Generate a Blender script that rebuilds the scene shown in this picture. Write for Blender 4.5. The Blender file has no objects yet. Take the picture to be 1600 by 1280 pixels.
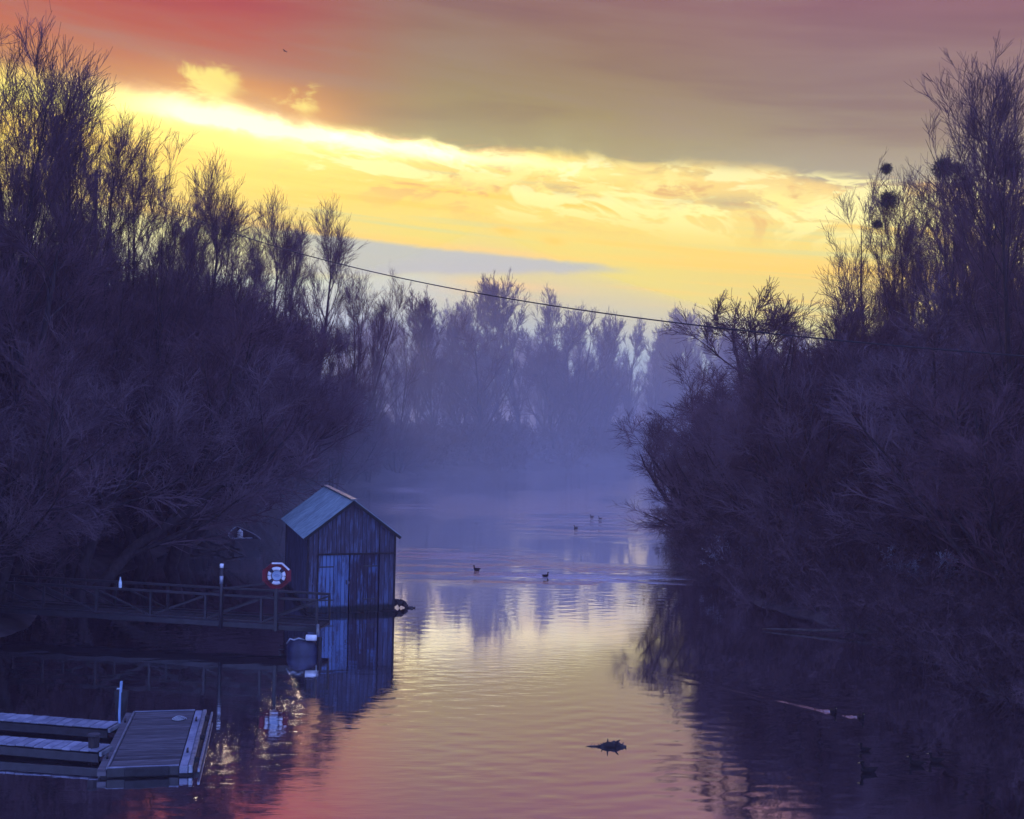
import bpy, bmesh, math, random
import numpy as np
from mathutils import Vector, Matrix, Euler

random.seed(7)
R = math.radians
scene = bpy.context.scene
COL = scene.collection

# ------------------------------------------------------------------ camera
FPX = 1800.0            # focal length in pixels of the 1600-wide photograph
CAM_H = 7.5             # eye height above the water (standing on a bridge)
PITCH = math.atan(15.0 / FPX)
ROLL = R(1.3)
cam_d = bpy.data.cameras.new('camera')
cam_d.sensor_width = 36.0
cam_d.lens = 36.0 * FPX / 1600.0
cam_d.clip_start = 0.1
cam_d.clip_end = 6000
cam = bpy.data.objects.new('camera', cam_d)
COL.objects.link(cam)
CAM_M = Matrix.Translation((0, 0, CAM_H)) @ Euler((math.pi / 2 - PITCH, 0, 0)).to_matrix().to_4x4() @ Matrix.Rotation(ROLL, 4, 'Z')
cam.matrix_world = CAM_M
scene.camera = cam
CAM_R = CAM_M.to_3x3()


def ray(px, py):
    return CAM_R @ Vector(((px - 800) / FPX, -(py - 640) / FPX, -1.0))


def at(px, py, z=0.0):
    """point of the plane at height z seen at that spot of the photograph"""
    d = ray(px, py)
    t = (z - CAM_H) / d.z
    return Vector((d.x * t, d.y * t, z))


def far(px, py, depth):
    """point at that distance along the valley"""
    d = ray(px, py)
    t = depth / d.y
    return Vector((d.x * t, depth, CAM_H + d.z * t))


# ------------------------------------------------------------------ sky
EXPOSURE = 1.2
def lin(c):
    out = []
    for v in c[:3]:
        v = v / 255.0
        out.append(v / 12.92 if v <= 0.04045 else ((v + 0.055) / 1.055) ** 2.4)
    return (out[0], out[1], out[2], 1.0)


class NT:
    """small helper to write node trees as formulas"""
    def __init__(self, tree):
        self.t = tree
        self.n = tree.nodes
        self.l = tree.links

    def put(self, sock, v):
        if v is None:
            return
        if isinstance(v, bpy.types.NodeSocket):
            self.l.new(v, sock)
        else:
            sock.default_value = v

    def m(self, op, a, b=None, c=None, clamp=False):
        nd = self.n.new('ShaderNodeMath')
        nd.operation = op
        nd.use_clamp = clamp
        for i, v in enumerate((a, b, c)):
            self.put(nd.inputs[i], v)
        return nd.outputs[0]

    def add(self, a, b): return self.m('ADD', a, b)
    def sub(self, a, b): return self.m('SUBTRACT', a, b)
    def mul(self, a, b): return self.m('MULTIPLY', a, b)
    def div(self, a, b): return self.m('DIVIDE', a, b)

    def step(self, x, lo, hi, a=0.0, b=1.0):
        nd = self.n.new('ShaderNodeMapRange')
        nd.interpolation_type = 'SMOOTHSTEP'
        self.put(nd.inputs[0], x)
        self.put(nd.inputs[1], lo)
        self.put(nd.inputs[2], hi)
        self.put(nd.inputs[3], a)
        self.put(nd.inputs[4], b)
        return nd.outputs[0]

    def mix(self, f, a, b, blend='MIX'):
        nd = self.n.new('ShaderNodeMix')
        nd.data_type = 'RGBA'
        nd.blend_type = blend
        self.put(nd.inputs[0], f)
        self.put(nd.inputs[6], a)
        self.put(nd.inputs[7], b)
        return nd.outputs[2]

    def comb(self, x, y, z=0.0):
        nd = self.n.new('ShaderNodeCombineXYZ')
        for i, v in enumerate((x, y, z)):
            self.put(nd.inputs[i], v)
        return nd.outputs[0]

    def noise(self, vec, scale, detail=4, rough=0.55, dist=0.0):
        nd = self.n.new('ShaderNodeTexNoise')
        self.put(nd.inputs['Vector'], vec)
        nd.inputs['Scale'].default_value = scale
        nd.inputs['Detail'].default_value = detail
        nd.inputs['Roughness'].default_value = rough
        nd.inputs['Distortion'].default_value = dist
        return nd.outputs[0]

    def ramp(self, f, stops, interp='LINEAR'):
        nd = self.n.new('ShaderNodeValToRGB')
        cr = nd.color_ramp
        cr.interpolation = interp
        while len(cr.elements) < len(stops):
            cr.elements.new(0.5)
        for e, (p, c) in zip(cr.elements, stops):
            e.position = p
            e.color = c
        self.put(nd.inputs[0], f)
        return nd.outputs[0]

    def gauss(self, x, y, cx, cy, wx, wy, slope=0.0):
        dx = self.sub(x, cx)
        dy = self.sub(self.sub(y, cy), self.mul(dx, slope))
        a = self.div(dx, wx)
        b = self.div(dy, wy)
        r2 = self.add(self.mul(a, a), self.mul(b, b))
        return self.m('EXPONENT', self.mul(r2, -1.0))


SUN_DIR = ray(335, 222).normalized()          # where the low sun stands behind the cloud
SUN_EL = math.asin(SUN_DIR.z)
SUN_AZ = math.atan2(SUN_DIR.x, SUN_DIR.y)

world = bpy.data.worlds.new('World')
scene.world = world
world.use_nodes = True
wt = world.node_tree
wt.nodes.clear()
W = NT(wt)
tc = wt.nodes.new('ShaderNodeTexCoord')
sx = wt.nodes.new('ShaderNodeSeparateXYZ')
wt.links.new(tc.outputs['Generated'], sx.inputs[0])
X, Y, Z = sx.outputs
az = W.m('ARCTAN2', X, Y)
el = W.m('ARCSINE', Z)
# heavens measured in small steps: U to the right, V downward (V = 625 at the horizon)
U = W.add(W.mul(az, 1800.0), 800.0)
V = W.sub(625.0, W.mul(el, 1800.0))
T = W.sub(V, W.mul(W.sub(U, 800.0), 0.078))       # cloud bands lean down to the right
# ragged cloud edges
nv = W.comb(W.mul(U, 0.0042), W.mul(T, 0.016))
n1 = W.noise(nv, 1.0, 3, 0.60, 0.35)
n2 = W.noise(W.comb(W.mul(U, 0.0012), W.mul(T, 0.011), 4.0), 1.0, 4, 0.6, 0.4)
n3 = W.noise(W.comb(W.mul(U, 0.012), W.mul(T, 0.026), 9.0), 1.0, 4, 0.62, 0.6)
edge_w = W.add(4.0, W.mul(40.0, W.gauss(U, T, 950.0, 250.0, 700.0, 60.0)))
Tn = W.add(T, W.mul(W.add(W.sub(n1, 0.5), W.mul(W.sub(n3, 0.5), 0.55)), W.mul(edge_w, 1.9)))
F = W.div(W.add(Tn, 400.0), 1100.0)


def stops(rows):
    return [((y + 400.0) / 1100.0, lin(c)) for y, c in rows]


left = W.ramp(F, stops([(-400, (98, 70, 125)), (-200, (140, 74, 105)), (0, (180, 70, 74)), (90, (188, 84, 76)), (165, (202, 112, 76)),
                        (222, (205, 145, 82)), (240, (255, 218, 108)), (262, (255, 236, 112)), (320, (253, 222, 100)),
                        (370, (246, 214, 112)), (430, (228, 220, 160)), (520, (196, 206, 205)), (640, (178, 192, 212))]))
mid = W.ramp(F, stops([(-400, (96, 82, 132)), (-200, (122, 90, 122)), (0, (148, 106, 104)), (100, (160, 134, 102)), (180, (172, 156, 104)),
                       (233, (176, 166, 114)), (256, (252, 222, 120)), (300, (252, 218, 120)), (350, (242, 216, 116)), (395, (234, 216, 116)),
                       (440, (230, 216, 124)), (485, (216, 216, 158)), (535, (192, 216, 200)), (640, (178, 194, 214))]))
right = W.ramp(F, stops([(-400, (94, 84, 136)), (-200, (128, 88, 120)), (0, (150, 108, 116)), (100, (160, 136, 126)), (190, (170, 156, 128)),
                         (238, (176, 168, 138)), (258, (246, 210, 130)), (300, (232, 214, 146)), (350, (238, 215, 122)), (400, (232, 208, 116)),
                         (440, (232, 212, 122)), (490, (218, 214, 150)), (540, (192, 216, 200)), (640, (178, 194, 214))]))
wl = W.step(U, 720.0, 330.0)
wr = W.step(U, 880.0, 1350.0)
sky = W.mix(wl, mid, left)
sky = W.mix(wr, sky, right)
# soft billows in the grey deck
deck = W.mul(W.step(T, 250.0, 190.0), W.step(T, -700.0, -200.0))
sky = W.mix(W.mul(deck, W.step(n2, 0.45, 0.70, 0.0, 0.45)), sky, lin((172, 152, 136)))
sky = W.mix(W.mul(deck, W.step(n2, 0.52, 0.30, 0.0, 0.38)), sky, lin((126, 88, 98)))
sky = W.mix(W.mul(W.step(T, 245.0, 150.0), 0.13), sky, (0, 0, 0, 1))
# golden and grey streaks in the clear strip
strip = W.mul(W.step(T, 255.0, 290.0), W.step(T, 520.0, 420.0))
streak = W.noise(W.comb(W.mul(U, 0.0011), W.mul(T, 0.040), 2.0), 1.0, 3, 0.6, 0.25)
sky = W.mix(W.mul(strip, W.step(streak, 0.50, 0.68, 0.0, 0.75)), sky, lin((255, 208, 92)))
sky = W.mix(W.mul(strip, W.step(streak, 0.46, 0.30, 0.0, 0.65)), sky, lin((206, 214, 160)))
# broken gold-lit cloud under the deck's edge
gold = W.mul(W.mul(W.step(T, 232.0, 252.0), W.step(T, 370.0, 300.0)), W.step(U, 380.0, 560.0))
clump = W.noise(W.comb(W.mul(U, 0.0065), W.mul(T, 0.020), 21.0), 1.0, 4, 0.65, 0.8)
sky = W.mix(W.mul(gold, W.step(clump, 0.51, 0.58, 0.0, 0.95)), sky, lin((255, 243, 168)))
sky = W.mix(W.mul(gold, W.step(clump, 0.47, 0.38, 0.0, 0.80)), sky, lin((228, 180, 112)))
# long grey-blue cloud lying low, bright upper rim
ty = W.add(T, W.mul(W.sub(n3, 0.5), 13.0))
wedge = W.add(404.0, W.mul(W.sub(1000.0, U), 0.118))
lens = W.mul(W.mul(W.step(ty, 398.0, 407.0), W.step(W.sub(ty, wedge), 8.0, -6.0)), W.step(U, 1010.0, 900.0))
rim = W.mul(W.mul(W.step(ty, 386.0, 398.0), W.step(ty, 408.0, 399.0)), W.step(U, 1000.0, 800.0))
sky = W.mix(W.mul(rim, 0.75), sky, lin((252, 210, 112)))
lens = W.mul(lens, W.step(U, 380.0, 520.0))
sky = W.mix(W.mul(lens, 0.92), sky, lin((186, 190, 194)))
under = W.mul(W.mul(W.step(W.sub(ty, wedge), -4.0, 8.0), W.step(W.sub(ty, wedge), 70.0, 10.0)), W.step(U, 780.0, 640.0))
sky = W.mix(W.mul(under, 0.8), sky, lin((204, 216, 206)))
glint = W.gauss(U, V, 790.0, 447.0, 95.0, 8.0, 0.06)
sky = W.mix(W.mul(glint, 0.9), sky, lin((255, 214, 110)))
# lit cloud shreds under the deck
shred_area = W.add(W.gauss(U, V, 650.0, 268.0, 150.0, 24.0, 0.10), W.gauss(U, V, 930.0, 282.0, 230.0, 24.0, 0.09))
shred_area = W.add(shred_area, W.gauss(U, V, 1180.0, 316.0, 90.0, 16.0, 0.05))
shred = W.mul(shred_area, W.step(n3, 0.47, 0.58))
sky = W.mix(W.m('MINIMUM', W.mul(shred, 0.9), 0.9), sky, lin((255, 240, 150)))
shade = W.mul(W.add(W.gauss(U, V, 1120.0, 318.0, 80.0, 12.0, 0.0), W.gauss(U, V, 880.0, 300.0, 60.0, 8.0, 0.08)), W.step(n3, 0.58, 0.42))
sky = W.mix(W.mul(shade, 0.7), sky, lin((190, 178, 136)))
cl = W.add(W.gauss(U, V, 859.0, 378.0, 17.0, 6.0, 0.1), W.gauss(U, V, 785.0, 363.0, 18.0, 6.0, 0.1))
sky = W.mix(W.mul(cl, 0.8), sky, lin((255, 204, 84)))
# the blazing slit of light below the deck and the lit puffs above it
bn = W.mul(W.sub(n3, 0.5), 34.0)
Vb = W.add(V, bn)
slit = W.add(W.gauss(U, Vb, 350.0, 214.0, 120.0, 16.0, 0.13), W.gauss(U, Vb, 560.0, 239.0, 250.0, 10.0, 0.085))
slit = W.add(slit, W.mul(W.gauss(U, V, 345.0, 236.0, 190.0, 60.0, 0.12), 0.16))
puff = W.add(W.gauss(W.add(U, bn), Vb, 335.0, 170.0, 42.0, 26.0), W.mul(W.gauss(W.add(U, bn), Vb, 470.0, 184.0, 32.0, 22.0), 0.8))
puff = W.mul(W.step(puff, 0.03, 0.25), W.step(W.add(W.mul(puff, 1.1), W.mul(W.sub(n3, 0.5), 2.2)), 0.25, 1.0))
dark = W.mul(W.gauss(W.add(U, bn), Vb, 425.0, 203.0, 58.0, 12.0, 0.35), 0.8)
halo = W.add(W.gauss(W.add(U, bn), Vb, 345.0, 182.0, 85.0, 34.0, 0.1), W.mul(W.gauss(W.add(U, bn), Vb, 475.0, 196.0, 62.0, 30.0, 0.1), 0.9))
sky = W.mix(W.m('MINIMUM', W.mul(halo, 0.55), 0.6), sky, lin((238, 172, 88)))
sky = W.mix(W.m('MINIMUM', W.mul(puff, 0.88), 1.0), sky, lin((255, 236, 124)))
sky = W.mix(W.m('MINIMUM', dark, 1.0), sky, lin((196, 142, 84)))
warm = W.mul(W.step(T, 240.0, 330.0), W.step(T, 560.0, 470.0))
sky = W.mix(warm, sky, W.mix(1.0, sky, (1.10, 1.09, 0.88, 1), 'MULTIPLY'))
sky = W.mix(W.step(T, 250.0, 180.0), sky, W.mix(1.0, sky, (0.99, 0.97, 0.92, 1), 'MULTIPLY'))
sky = W.mix(1.0, sky, W.mix(W.m('MINIMUM', slit, 1.6), (0, 0, 0, 1), (1.25, 1.10, 0.62, 1)), 'ADD')
wt.nodes[-1].clamp_result = False

nish = wt.nodes.new('ShaderNodeTexSky')
nish.sky_type = 'NISHITA'
nish.sun_disc = False
nish.sun_elevation = SUN_EL
nish.sun_rotation = SUN_AZ
nish.air_density = 1.6
nish.dust_density = 0.6
nish.ozone_density = 6.0
bg_nish = wt.nodes.new('ShaderNodeBackground')
wt.links.new(nish.outputs[0], bg_nish.inputs[0])
bg_nish.inputs[1].default_value = 0.13
bg_fill = wt.nodes.new('ShaderNodeBackground')      # violet-blue fill added to the unseen sky to brighten shadows and mist
bg_fill.inputs[0].default_value = (0.25, 0.32, 1.05, 1)
bg_clear = wt.nodes.new('ShaderNodeMixShader')
bg_clear.inputs[0].default_value = 0.62
wt.links.new(bg_nish.outputs[0], bg_clear.inputs[1])
wt.links.new(bg_fill.outputs[0], bg_clear.inputs[2])
bg_cloud = wt.nodes.new('ShaderNodeBackground')
wt.links.new(sky, bg_cloud.inputs[0])
bg_cloud.inputs[1].default_value = 1.12 / 2 ** EXPOSURE
# cloud field stands in the west (the view); clear twilight blue overhead and behind
fwd = W.add(W.mul(Y, math.cos(R(8))), W.mul(Z, math.sin(R(8))))
mask = W.step(fwd, 0.45, 0.88)
mx = wt.nodes.new('ShaderNodeMixShader')
wt.links.new(mask, mx.inputs[0])
wt.links.new(bg_clear.outputs[0], mx.inputs[1])
wt.links.new(bg_cloud.outputs[0], mx.inputs[2])
wo = wt.nodes.new('ShaderNodeOutputWorld')
wt.links.new(mx.outputs[0], wo.inputs[0])

sun_d = bpy.data.lights.new('sun', 'SUN')
sun_d.energy = 0.5
sun_d.angle = R(10)
sun_d.color = (1.0, 0.72, 0.45)
sun = bpy.data.objects.new('sun', sun_d)
COL.objects.link(sun)
sun.rotation_euler = SUN_DIR.to_track_quat('Z', 'Y').to_euler()

scene.view_settings.view_transform = 'Standard'
scene.view_settings.look = 'None'
scene.view_settings.exposure = EXPOSURE
scene.view_settings.gamma = 1.0
scene.view_settings.use_curve_mapping = False
cy = scene.cycles
cy.max_bounces = 6
cy.diffuse_bounces = 1
cy.glossy_bounces = 3
cy.transmission_bounces = 2
cy.volume_bounces = 3
cy.transparent_max_bounces = 8
cy.sample_clamp_indirect = 4.0
cy.use_denoising = True
cy.volume_step_rate = 4.0

# ------------------------------------------------------------------ materials
MATS = {}


def material(name, build):
    if name in MATS:
        return MATS[name]
    mt = bpy.data.materials.new(name)
    mt.use_nodes = True
    mt.node_tree.nodes.clear()
    q = NT(mt.node_tree)
    out = q.n.new('ShaderNodeOutputMaterial')
    b = q.n.new('ShaderNodeBsdfPrincipled')
    q.l.new(b.outputs[0], out.inputs[0])
    build(q, b, out)
    MATS[name] = mt
    return mt


def objco(q):
    return q.n.new('ShaderNodeTexCoord').outputs['Object']


def mapped(q, vec, sc):
    mp = q.n.new('ShaderNodeMapping')
    q.l.new(vec, mp.inputs[0])
    mp.inputs['Scale'].default_value = sc
    return mp.outputs[0]


def bump(q, b, h, strength, dist):
    bp = q.n.new('ShaderNodeBump')
    bp.inputs['Strength'].default_value = strength
    bp.inputs['Distance'].default_value = dist
    q.l.new(h, bp.inputs['Height'])
    q.l.new(bp.outputs[0], b.inputs['Normal'])


def two_tone(name, c1, c2, scale=4.0, stretch=(1, 1, 1), rough=0.8, lo=0.35, hi=0.65, metal=0.0, bmp=0.3, spec=0.3, rnd=0.0):
    def f(q, b, out):
        v = mapped(q, objco(q), stretch)
        if rnd:
            oi = q.n.new('ShaderNodeObjectInfo')
            ad = q.n.new('ShaderNodeVectorMath')
            ad.operation = 'ADD'
            q.l.new(v, ad.inputs[0])
            q.l.new(q.comb(q.mul(oi.outputs['Random'], 37.0), q.mul(oi.outputs['Random'], 11.0), q.mul(oi.outputs['Random'], 23.0)), ad.inputs[1])
            v = ad.outputs[0]
        n = q.noise(v, scale, 6, 0.6)
        fac = q.step(n, lo, hi)
        c = q.mix(fac, (*c1, 1), (*c2, 1))
        if rnd:
            c = q.mix(1.0, c, q.comb(*[q.add(1.0 - rnd, q.mul(oi.outputs['Random'], 2 * rnd))] * 3), 'MULTIPLY')
        q.put(b.inputs['Base Color'], c)
        b.inputs['Roughness'].default_value = rough
        b.inputs['Metallic'].default_value = metal
        b.inputs['Specular IOR Level'].default_value = spec
        if bmp:
            bump(q, b, n, bmp, 0.01)
    return material(name, f)


M_BARK = two_tone('bark', (0.014, 0.009, 0.010), (0.040, 0.028, 0.030), 3.0, (4, 4, 1), 0.9)
M_TWIG = two_tone('twig', (0.050, 0.022, 0.028), (0.115, 0.060, 0.070), 0.8, rough=0.85, bmp=0)
M_PALETWIG = two_tone('pale_willow_twig', (0.068, 0.038, 0.046), (0.175, 0.115, 0.130), 0.6, rough=0.85, bmp=0)
M_FROST = two_tone('frosted_twig', (0.10, 0.09, 0.11), (0.42, 0.42, 0.46), 1.1, rough=0.8, bmp=0)
M_BRUSH = two_tone('brushwood', (0.035, 0.017, 0.021), (0.125, 0.078, 0.088), 0.5, rough=0.9, bmp=0)
M_GROUND = two_tone('leaf_litter', (0.034, 0.022, 0.024), (0.090, 0.066, 0.064), 0.9, rough=0.95, bmp=0.6)
M_MISTLE = two_tone('mistletoe', (0.025, 0.030, 0.022), (0.055, 0.060, 0.040), 3.0, rough=0.8, bmp=0)
M_DARKMETAL = two_tone('dark_painted_steel', (0.008, 0.007, 0.010), (0.022, 0.020, 0.025), 5.0, rough=0.45, metal=0.0, spec=0.5, bmp=0.1)
M_GALV = two_tone('galvanised_steel', (0.20, 0.22, 0.25), (0.36, 0.38, 0.42), 6.0, rough=0.40, metal=0.6, bmp=0.1)
M_WHITE = two_tone('white_plastic', (0.62, 0.64, 0.66), (0.80, 0.82, 0.82), 5.0, rough=0.5, bmp=0.05)
M_RED = two_tone('red_board_paint', (0.13, 0.008, 0.016), (0.20, 0.014, 0.024), 5.0, rough=0.5, bmp=0.05)
M_STRAP = two_tone('dark_strap', (0.015, 0.016, 0.030), (0.03, 0.03, 0.05), 8.0, rough=0.7, bmp=0)
M_PANEL = two_tone('notice_panel', (0.30, 0.42, 0.58), (0.42, 0.52, 0.62), 6.0, rough=0.5, bmp=0)
M_PRINT = two_tone('notice_print', (0.08, 0.12, 0.30), (0.12, 0.16, 0.32), 8.0, rough=0.6, bmp=0)
M_DECK = two_tone('deck_board_grey', (0.042, 0.038, 0.046), (0.095, 0.088, 0.10), 2.0, (1, 9, 9), 0.75, bmp=0.4, rnd=0.35)
M_PLATE = two_tone('walkway_plate', (0.13, 0.14, 0.19), (0.24, 0.25, 0.31), 3.0, rough=0.6, bmp=0.1, rnd=0.18)
M_RUBBER = two_tone('black_rubber', (0.010, 0.010, 0.012), (0.022, 0.022, 0.026), 8.0, rough=0.6, bmp=0.1)
M_PILE = two_tone('tarred_timber', (0.012, 0.010, 0.012), (0.035, 0.028, 0.028), 4.0, (4, 4, 1), 0.8)
M_STAKE = two_tone('pale_blue_stake', (0.20, 0.33, 0.55), (0.30, 0.44, 0.62), 4.0, rough=0.6)
M_HULL = two_tone('dark_boat_hull', (0.018, 0.016, 0.022), (0.040, 0.036, 0.045), 4.0, rough=0.5)
M_BOATIN = two_tone('pale_boat_trim', (0.28, 0.30, 0.34), (0.44, 0.46, 0.48), 4.0, rough=0.7)
M_DRUM = two_tone('blue_float', (0.012, 0.014, 0.036), (0.025, 0.030, 0.07), 4.0, rough=0.45, spec=0.5)
M_DRIFT = two_tone('driftwood', (0.022, 0.018, 0.018), (0.07, 0.058, 0.055), 5.0, rough=0.9, bmp=0.5)
M_DUCK = two_tone('dark_plumage', (0.006, 0.005, 0.006), (0.016, 0.013, 0.013), 20.0, rough=0.9, bmp=0, spec=0.1)
M_BEAK = two_tone('beak', (0.35, 0.25, 0.08), (0.42, 0.32, 0.10), 20.0, rough=0.5, bmp=0)
M_GLASS = two_tone('pale_bottle', (0.50, 0.62, 0.68), (0.66, 0.76, 0.80), 20.0, rough=0.15, bmp=0, spec=0.6)
M_CABLE = two_tone('black_cable', (0.012, 0.010, 0.012), (0.02, 0.018, 0.02), 2.0, rough=0.6, bmp=0)


def plank_mat(name, wood1, wood2, paint1, paint2, cover):
    """weathered boards: paint worn off in streaks that run along the board"""
    def f(q, b, out):
        oi = q.n.new('ShaderNodeObjectInfo')
        r = oi.outputs['Random']
        sp = q.n.new('ShaderNodeSeparateXYZ')
        q.l.new(objco(q), sp.inputs[0])
        x = q.add(sp.outputs[0], q.mul(r, 91.0))
        y = q.add(sp.outputs[1], q.mul(r, 53.0))
        z = q.add(sp.outputs[2], q.mul(r, 17.0))
        grain = q.noise(q.comb(q.mul(x, 42.0), q.mul(y, 42.0), q.mul(z, 1.8)), 1.0, 5, 0.65)
        blot = q.noise(q.comb(q.mul(x, 6.0), q.mul(y, 6.0), q.mul(z, 1.3)), 1.0, 5, 0.6)
        wood = q.mix(grain, (*wood1, 1), (*wood2, 1))
        paint = q.mix(r, (*paint1, 1), (*paint2, 1))
        k = q.add(q.mul(blot, 0.75), q.mul(grain, 0.35))
        fac = q.step(k, 0.52 - cover, 0.68 - cover)
        # algae and wet rot up to a ragged old waterline
        wet = q.step(q.sub(sp.outputs[2], q.mul(blot, 0.28)), 0.16, 0.04)
        q.put(b.inputs['Base Color'], q.mix(q.mul(wet, 0.92), q.mix(fac, wood, paint), (0.012, 0.014, 0.012, 1)))
        b.inputs['Roughness'].default_value = 0.8
        b.inputs['Specular IOR Level'].default_value = 0.25
        bump(q, b, q.add(grain, q.mul(fac, 0.4)), 0.5, 0.006)
    return material(name, f)


M_WALL = plank_mat('weathered_wall_board', (0.030, 0.026, 0.040), (0.075, 0.068, 0.095), (0.070, 0.085, 0.15), (0.105, 0.125, 0.20), 0.02)
M_DOORA = plank_mat('blue_door_board', (0.035, 0.035, 0.065), (0.09, 0.10, 0.15), (0.075, 0.125, 0.25), (0.13, 0.20, 0.35), 0.09)
M_DOORB = plank_mat('worn_door_board', (0.022, 0.016, 0.030), (0.050, 0.042, 0.062), (0.075, 0.12, 0.24), (0.10, 0.155, 0.29), -0.03)
M_ROOF = two_tone('roof_sheet', (0.13, 0.19, 0.22), (0.28, 0.38, 0.40), 3.0, (1.0, 14, 1), 0.55, metal=0.25, bmp=0.15, rnd=0.12)


PAWS = [(*at(px, py)[:2], rx, ry) for px, py, rx, ry in ((925, 812, 4.5, 7.0), (640, 766, 2.2, 3.0), (640, 793, 1.8, 2.0), (890, 897, 6.0, 2.2), (730, 868, 3.0, 2.0), (960, 905, 3.5, 1.5))]


def water_mat(q, b, out):
    co = objco(q)
    sp = q.n.new('ShaderNodeSeparateXYZ')
    q.l.new(co, sp.inputs[0])
    fine = q.noise(q.comb(q.mul(sp.outputs[0], 1.5), q.mul(sp.outputs[1], 6.5)), 1.0, 3, 0.6, 0.4)
    patch = q.noise(q.comb(q.mul(sp.outputs[0], 0.10), q.mul(sp.outputs[1], 0.055), 3.0), 1.0, 3, 0.5)
    calm = q.step(patch, 0.40, 0.64, 0.12, 1.0)
    wind = q.step(sp.outputs[1], 58.0, 92.0, 1.0, 26.0)      # the far reach is ruffled by the breeze
    calm = q.mul(calm, wind)
    # cat's-paws: small patches where the wind roughens the surface in streaks
    streaks = q.noise(q.comb(q.mul(sp.outputs[0], 0.16), q.mul(sp.outputs[1], 0.9), 7.0), 1.0, 3, 0.6, 0.3)
    paws = None
    for cx_, cy_, rx_, ry_ in PAWS:
        g_ = q.gauss(sp.outputs[0], sp.outputs[1], cx_, cy_, rx_, ry_)
        paws = g_ if paws is None else q.add(paws, g_)
    calm = q.add(calm, q.mul(q.mul(paws, q.step(streaks, 0.48, 0.58)), 70.0))
    bp = q.n.new('ShaderNodeBump')
    bp.inputs['Strength'].default_value = 0.40
    bp.inputs['Distance'].default_value = 0.006
    q.l.new(q.mul(fine, calm), bp.inputs['Height'])
    b.inputs['Base Color'].default_value = (0.050, 0.022, 0.026, 1)
    b.inputs['Roughness'].default_value = 0.035
    b.inputs['IOR'].default_value = 1.9
    q.l.new(bp.outputs[0], b.inputs['Normal'])
    # silt-laden, glassy surface: a mirror film over dark water
    gl = q.n.new('ShaderNodeBsdfGlossy')
    gl.inputs['Color'].default_value = (0.93, 0.93, 0.96, 1)
    gl.inputs['Roughness'].default_value = 0.035
    q.l.new(bp.outputs[0], gl.inputs['Normal'])
    lw = q.n.new('ShaderNodeLayerWeight')
    lw.inputs['Blend'].default_value = 0.5
    q.l.new(bp.outputs[0], lw.inputs['Normal'])
    mxs = q.n.new('ShaderNodeMixShader')
    q.l.new(q.step(lw.outputs['Facing'], 0.15, 0.72, 0.30, 0.95), mxs.inputs[0])
    q.l.new(b.outputs[0], mxs.inputs[1])
    q.l.new(gl.outputs[0], mxs.inputs[2])
    q.l.new(mxs.outputs[0], out.inputs[0])


M_WATER = material('river_water', water_mat)


# ------------------------------------------------------------------ mesh helpers
def link(name, mesh, mat=None, parent=None):
    o = bpy.data.objects.new(name, mesh)
    COL.objects.link(o)
    if mat is not None and not mesh.materials:
        mesh.materials.append(mat)
    if parent is not None:
        o.parent = parent
    return o


def empty(name, loc=(0, 0, 0), rz=0.0):
    o = bpy.data.objects.new(name, None)
    COL.objects.link(o)
    o.empty_display_size = 0.2
    o.location = loc
    o.rotation_euler = (0, 0, rz)
    return o


def tag(o, label=None, cat=None, group=None, kind=None):
    if label: o['label'] = label
    if cat: o['category'] = cat
    if group: o['group'] = group
    if kind: o['kind'] = kind
    return o


def np_mesh(name, verts, faces, smooth=False):
    """verts (n,3), faces (m,k) as arrays"""
    me = bpy.data.meshes.new(name)
    verts = np.asarray(verts, np.float32)
    faces = np.asarray(faces, np.int32)
    m, k = faces.shape
    me.vertices.add(len(verts))
    me.vertices.foreach_set('co', verts.ravel())
    me.loops.add(m * k)
    me.loops.foreach_set('vertex_index', faces.ravel())
    me.polygons.add(m)
    me.polygons.foreach_set('loop_start', np.arange(0, m * k, k, dtype=np.int32))
    me.polygons.foreach_set('use_smooth', np.full(m, smooth, dtype=bool))
    me.update(calc_edges=True)
    me.validate()
    return me


def bm_mesh(name, bm, bevel=0.0, smooth=False):
    if bevel:
        bmesh.ops.bevel(bm, geom=list(bm.edges), offset=bevel, segments=1, affect='EDGES', profile=0.5)
    bmesh.ops.recalc_face_normals(bm, faces=list(bm.faces))
    me = bpy.data.meshes.new(name)
    bm.to_mesh(me)
    bm.free()
    if smooth:
        for p in me.polygons:
            p.use_smooth = True
    return me


def box_into(bm, lo, hi):
    x0, y0, z0 = lo
    x1, y1, z1 = hi
    v = [bm.verts.new(p) for p in ((x0, y0, z0), (x1, y0, z0), (x1, y1, z0), (x0, y1, z0), (x0, y0, z1), (x1, y0, z1), (x1, y1, z1), (x0, y1, z1))]
    for f in ((3, 2, 1, 0), (4, 5, 6, 7), (0, 1, 5, 4), (1, 2, 6, 5), (2, 3, 7, 6), (3, 0, 4, 7)):
        bm.faces.new([v[i] for i in f])


def box(name, lo, hi, mat, parent=None, bevel=0.0):
    bm = bmesh.new()
    box_into(bm, lo, hi)
    return link(name, bm_mesh(name, bm, bevel), mat, parent)


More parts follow.
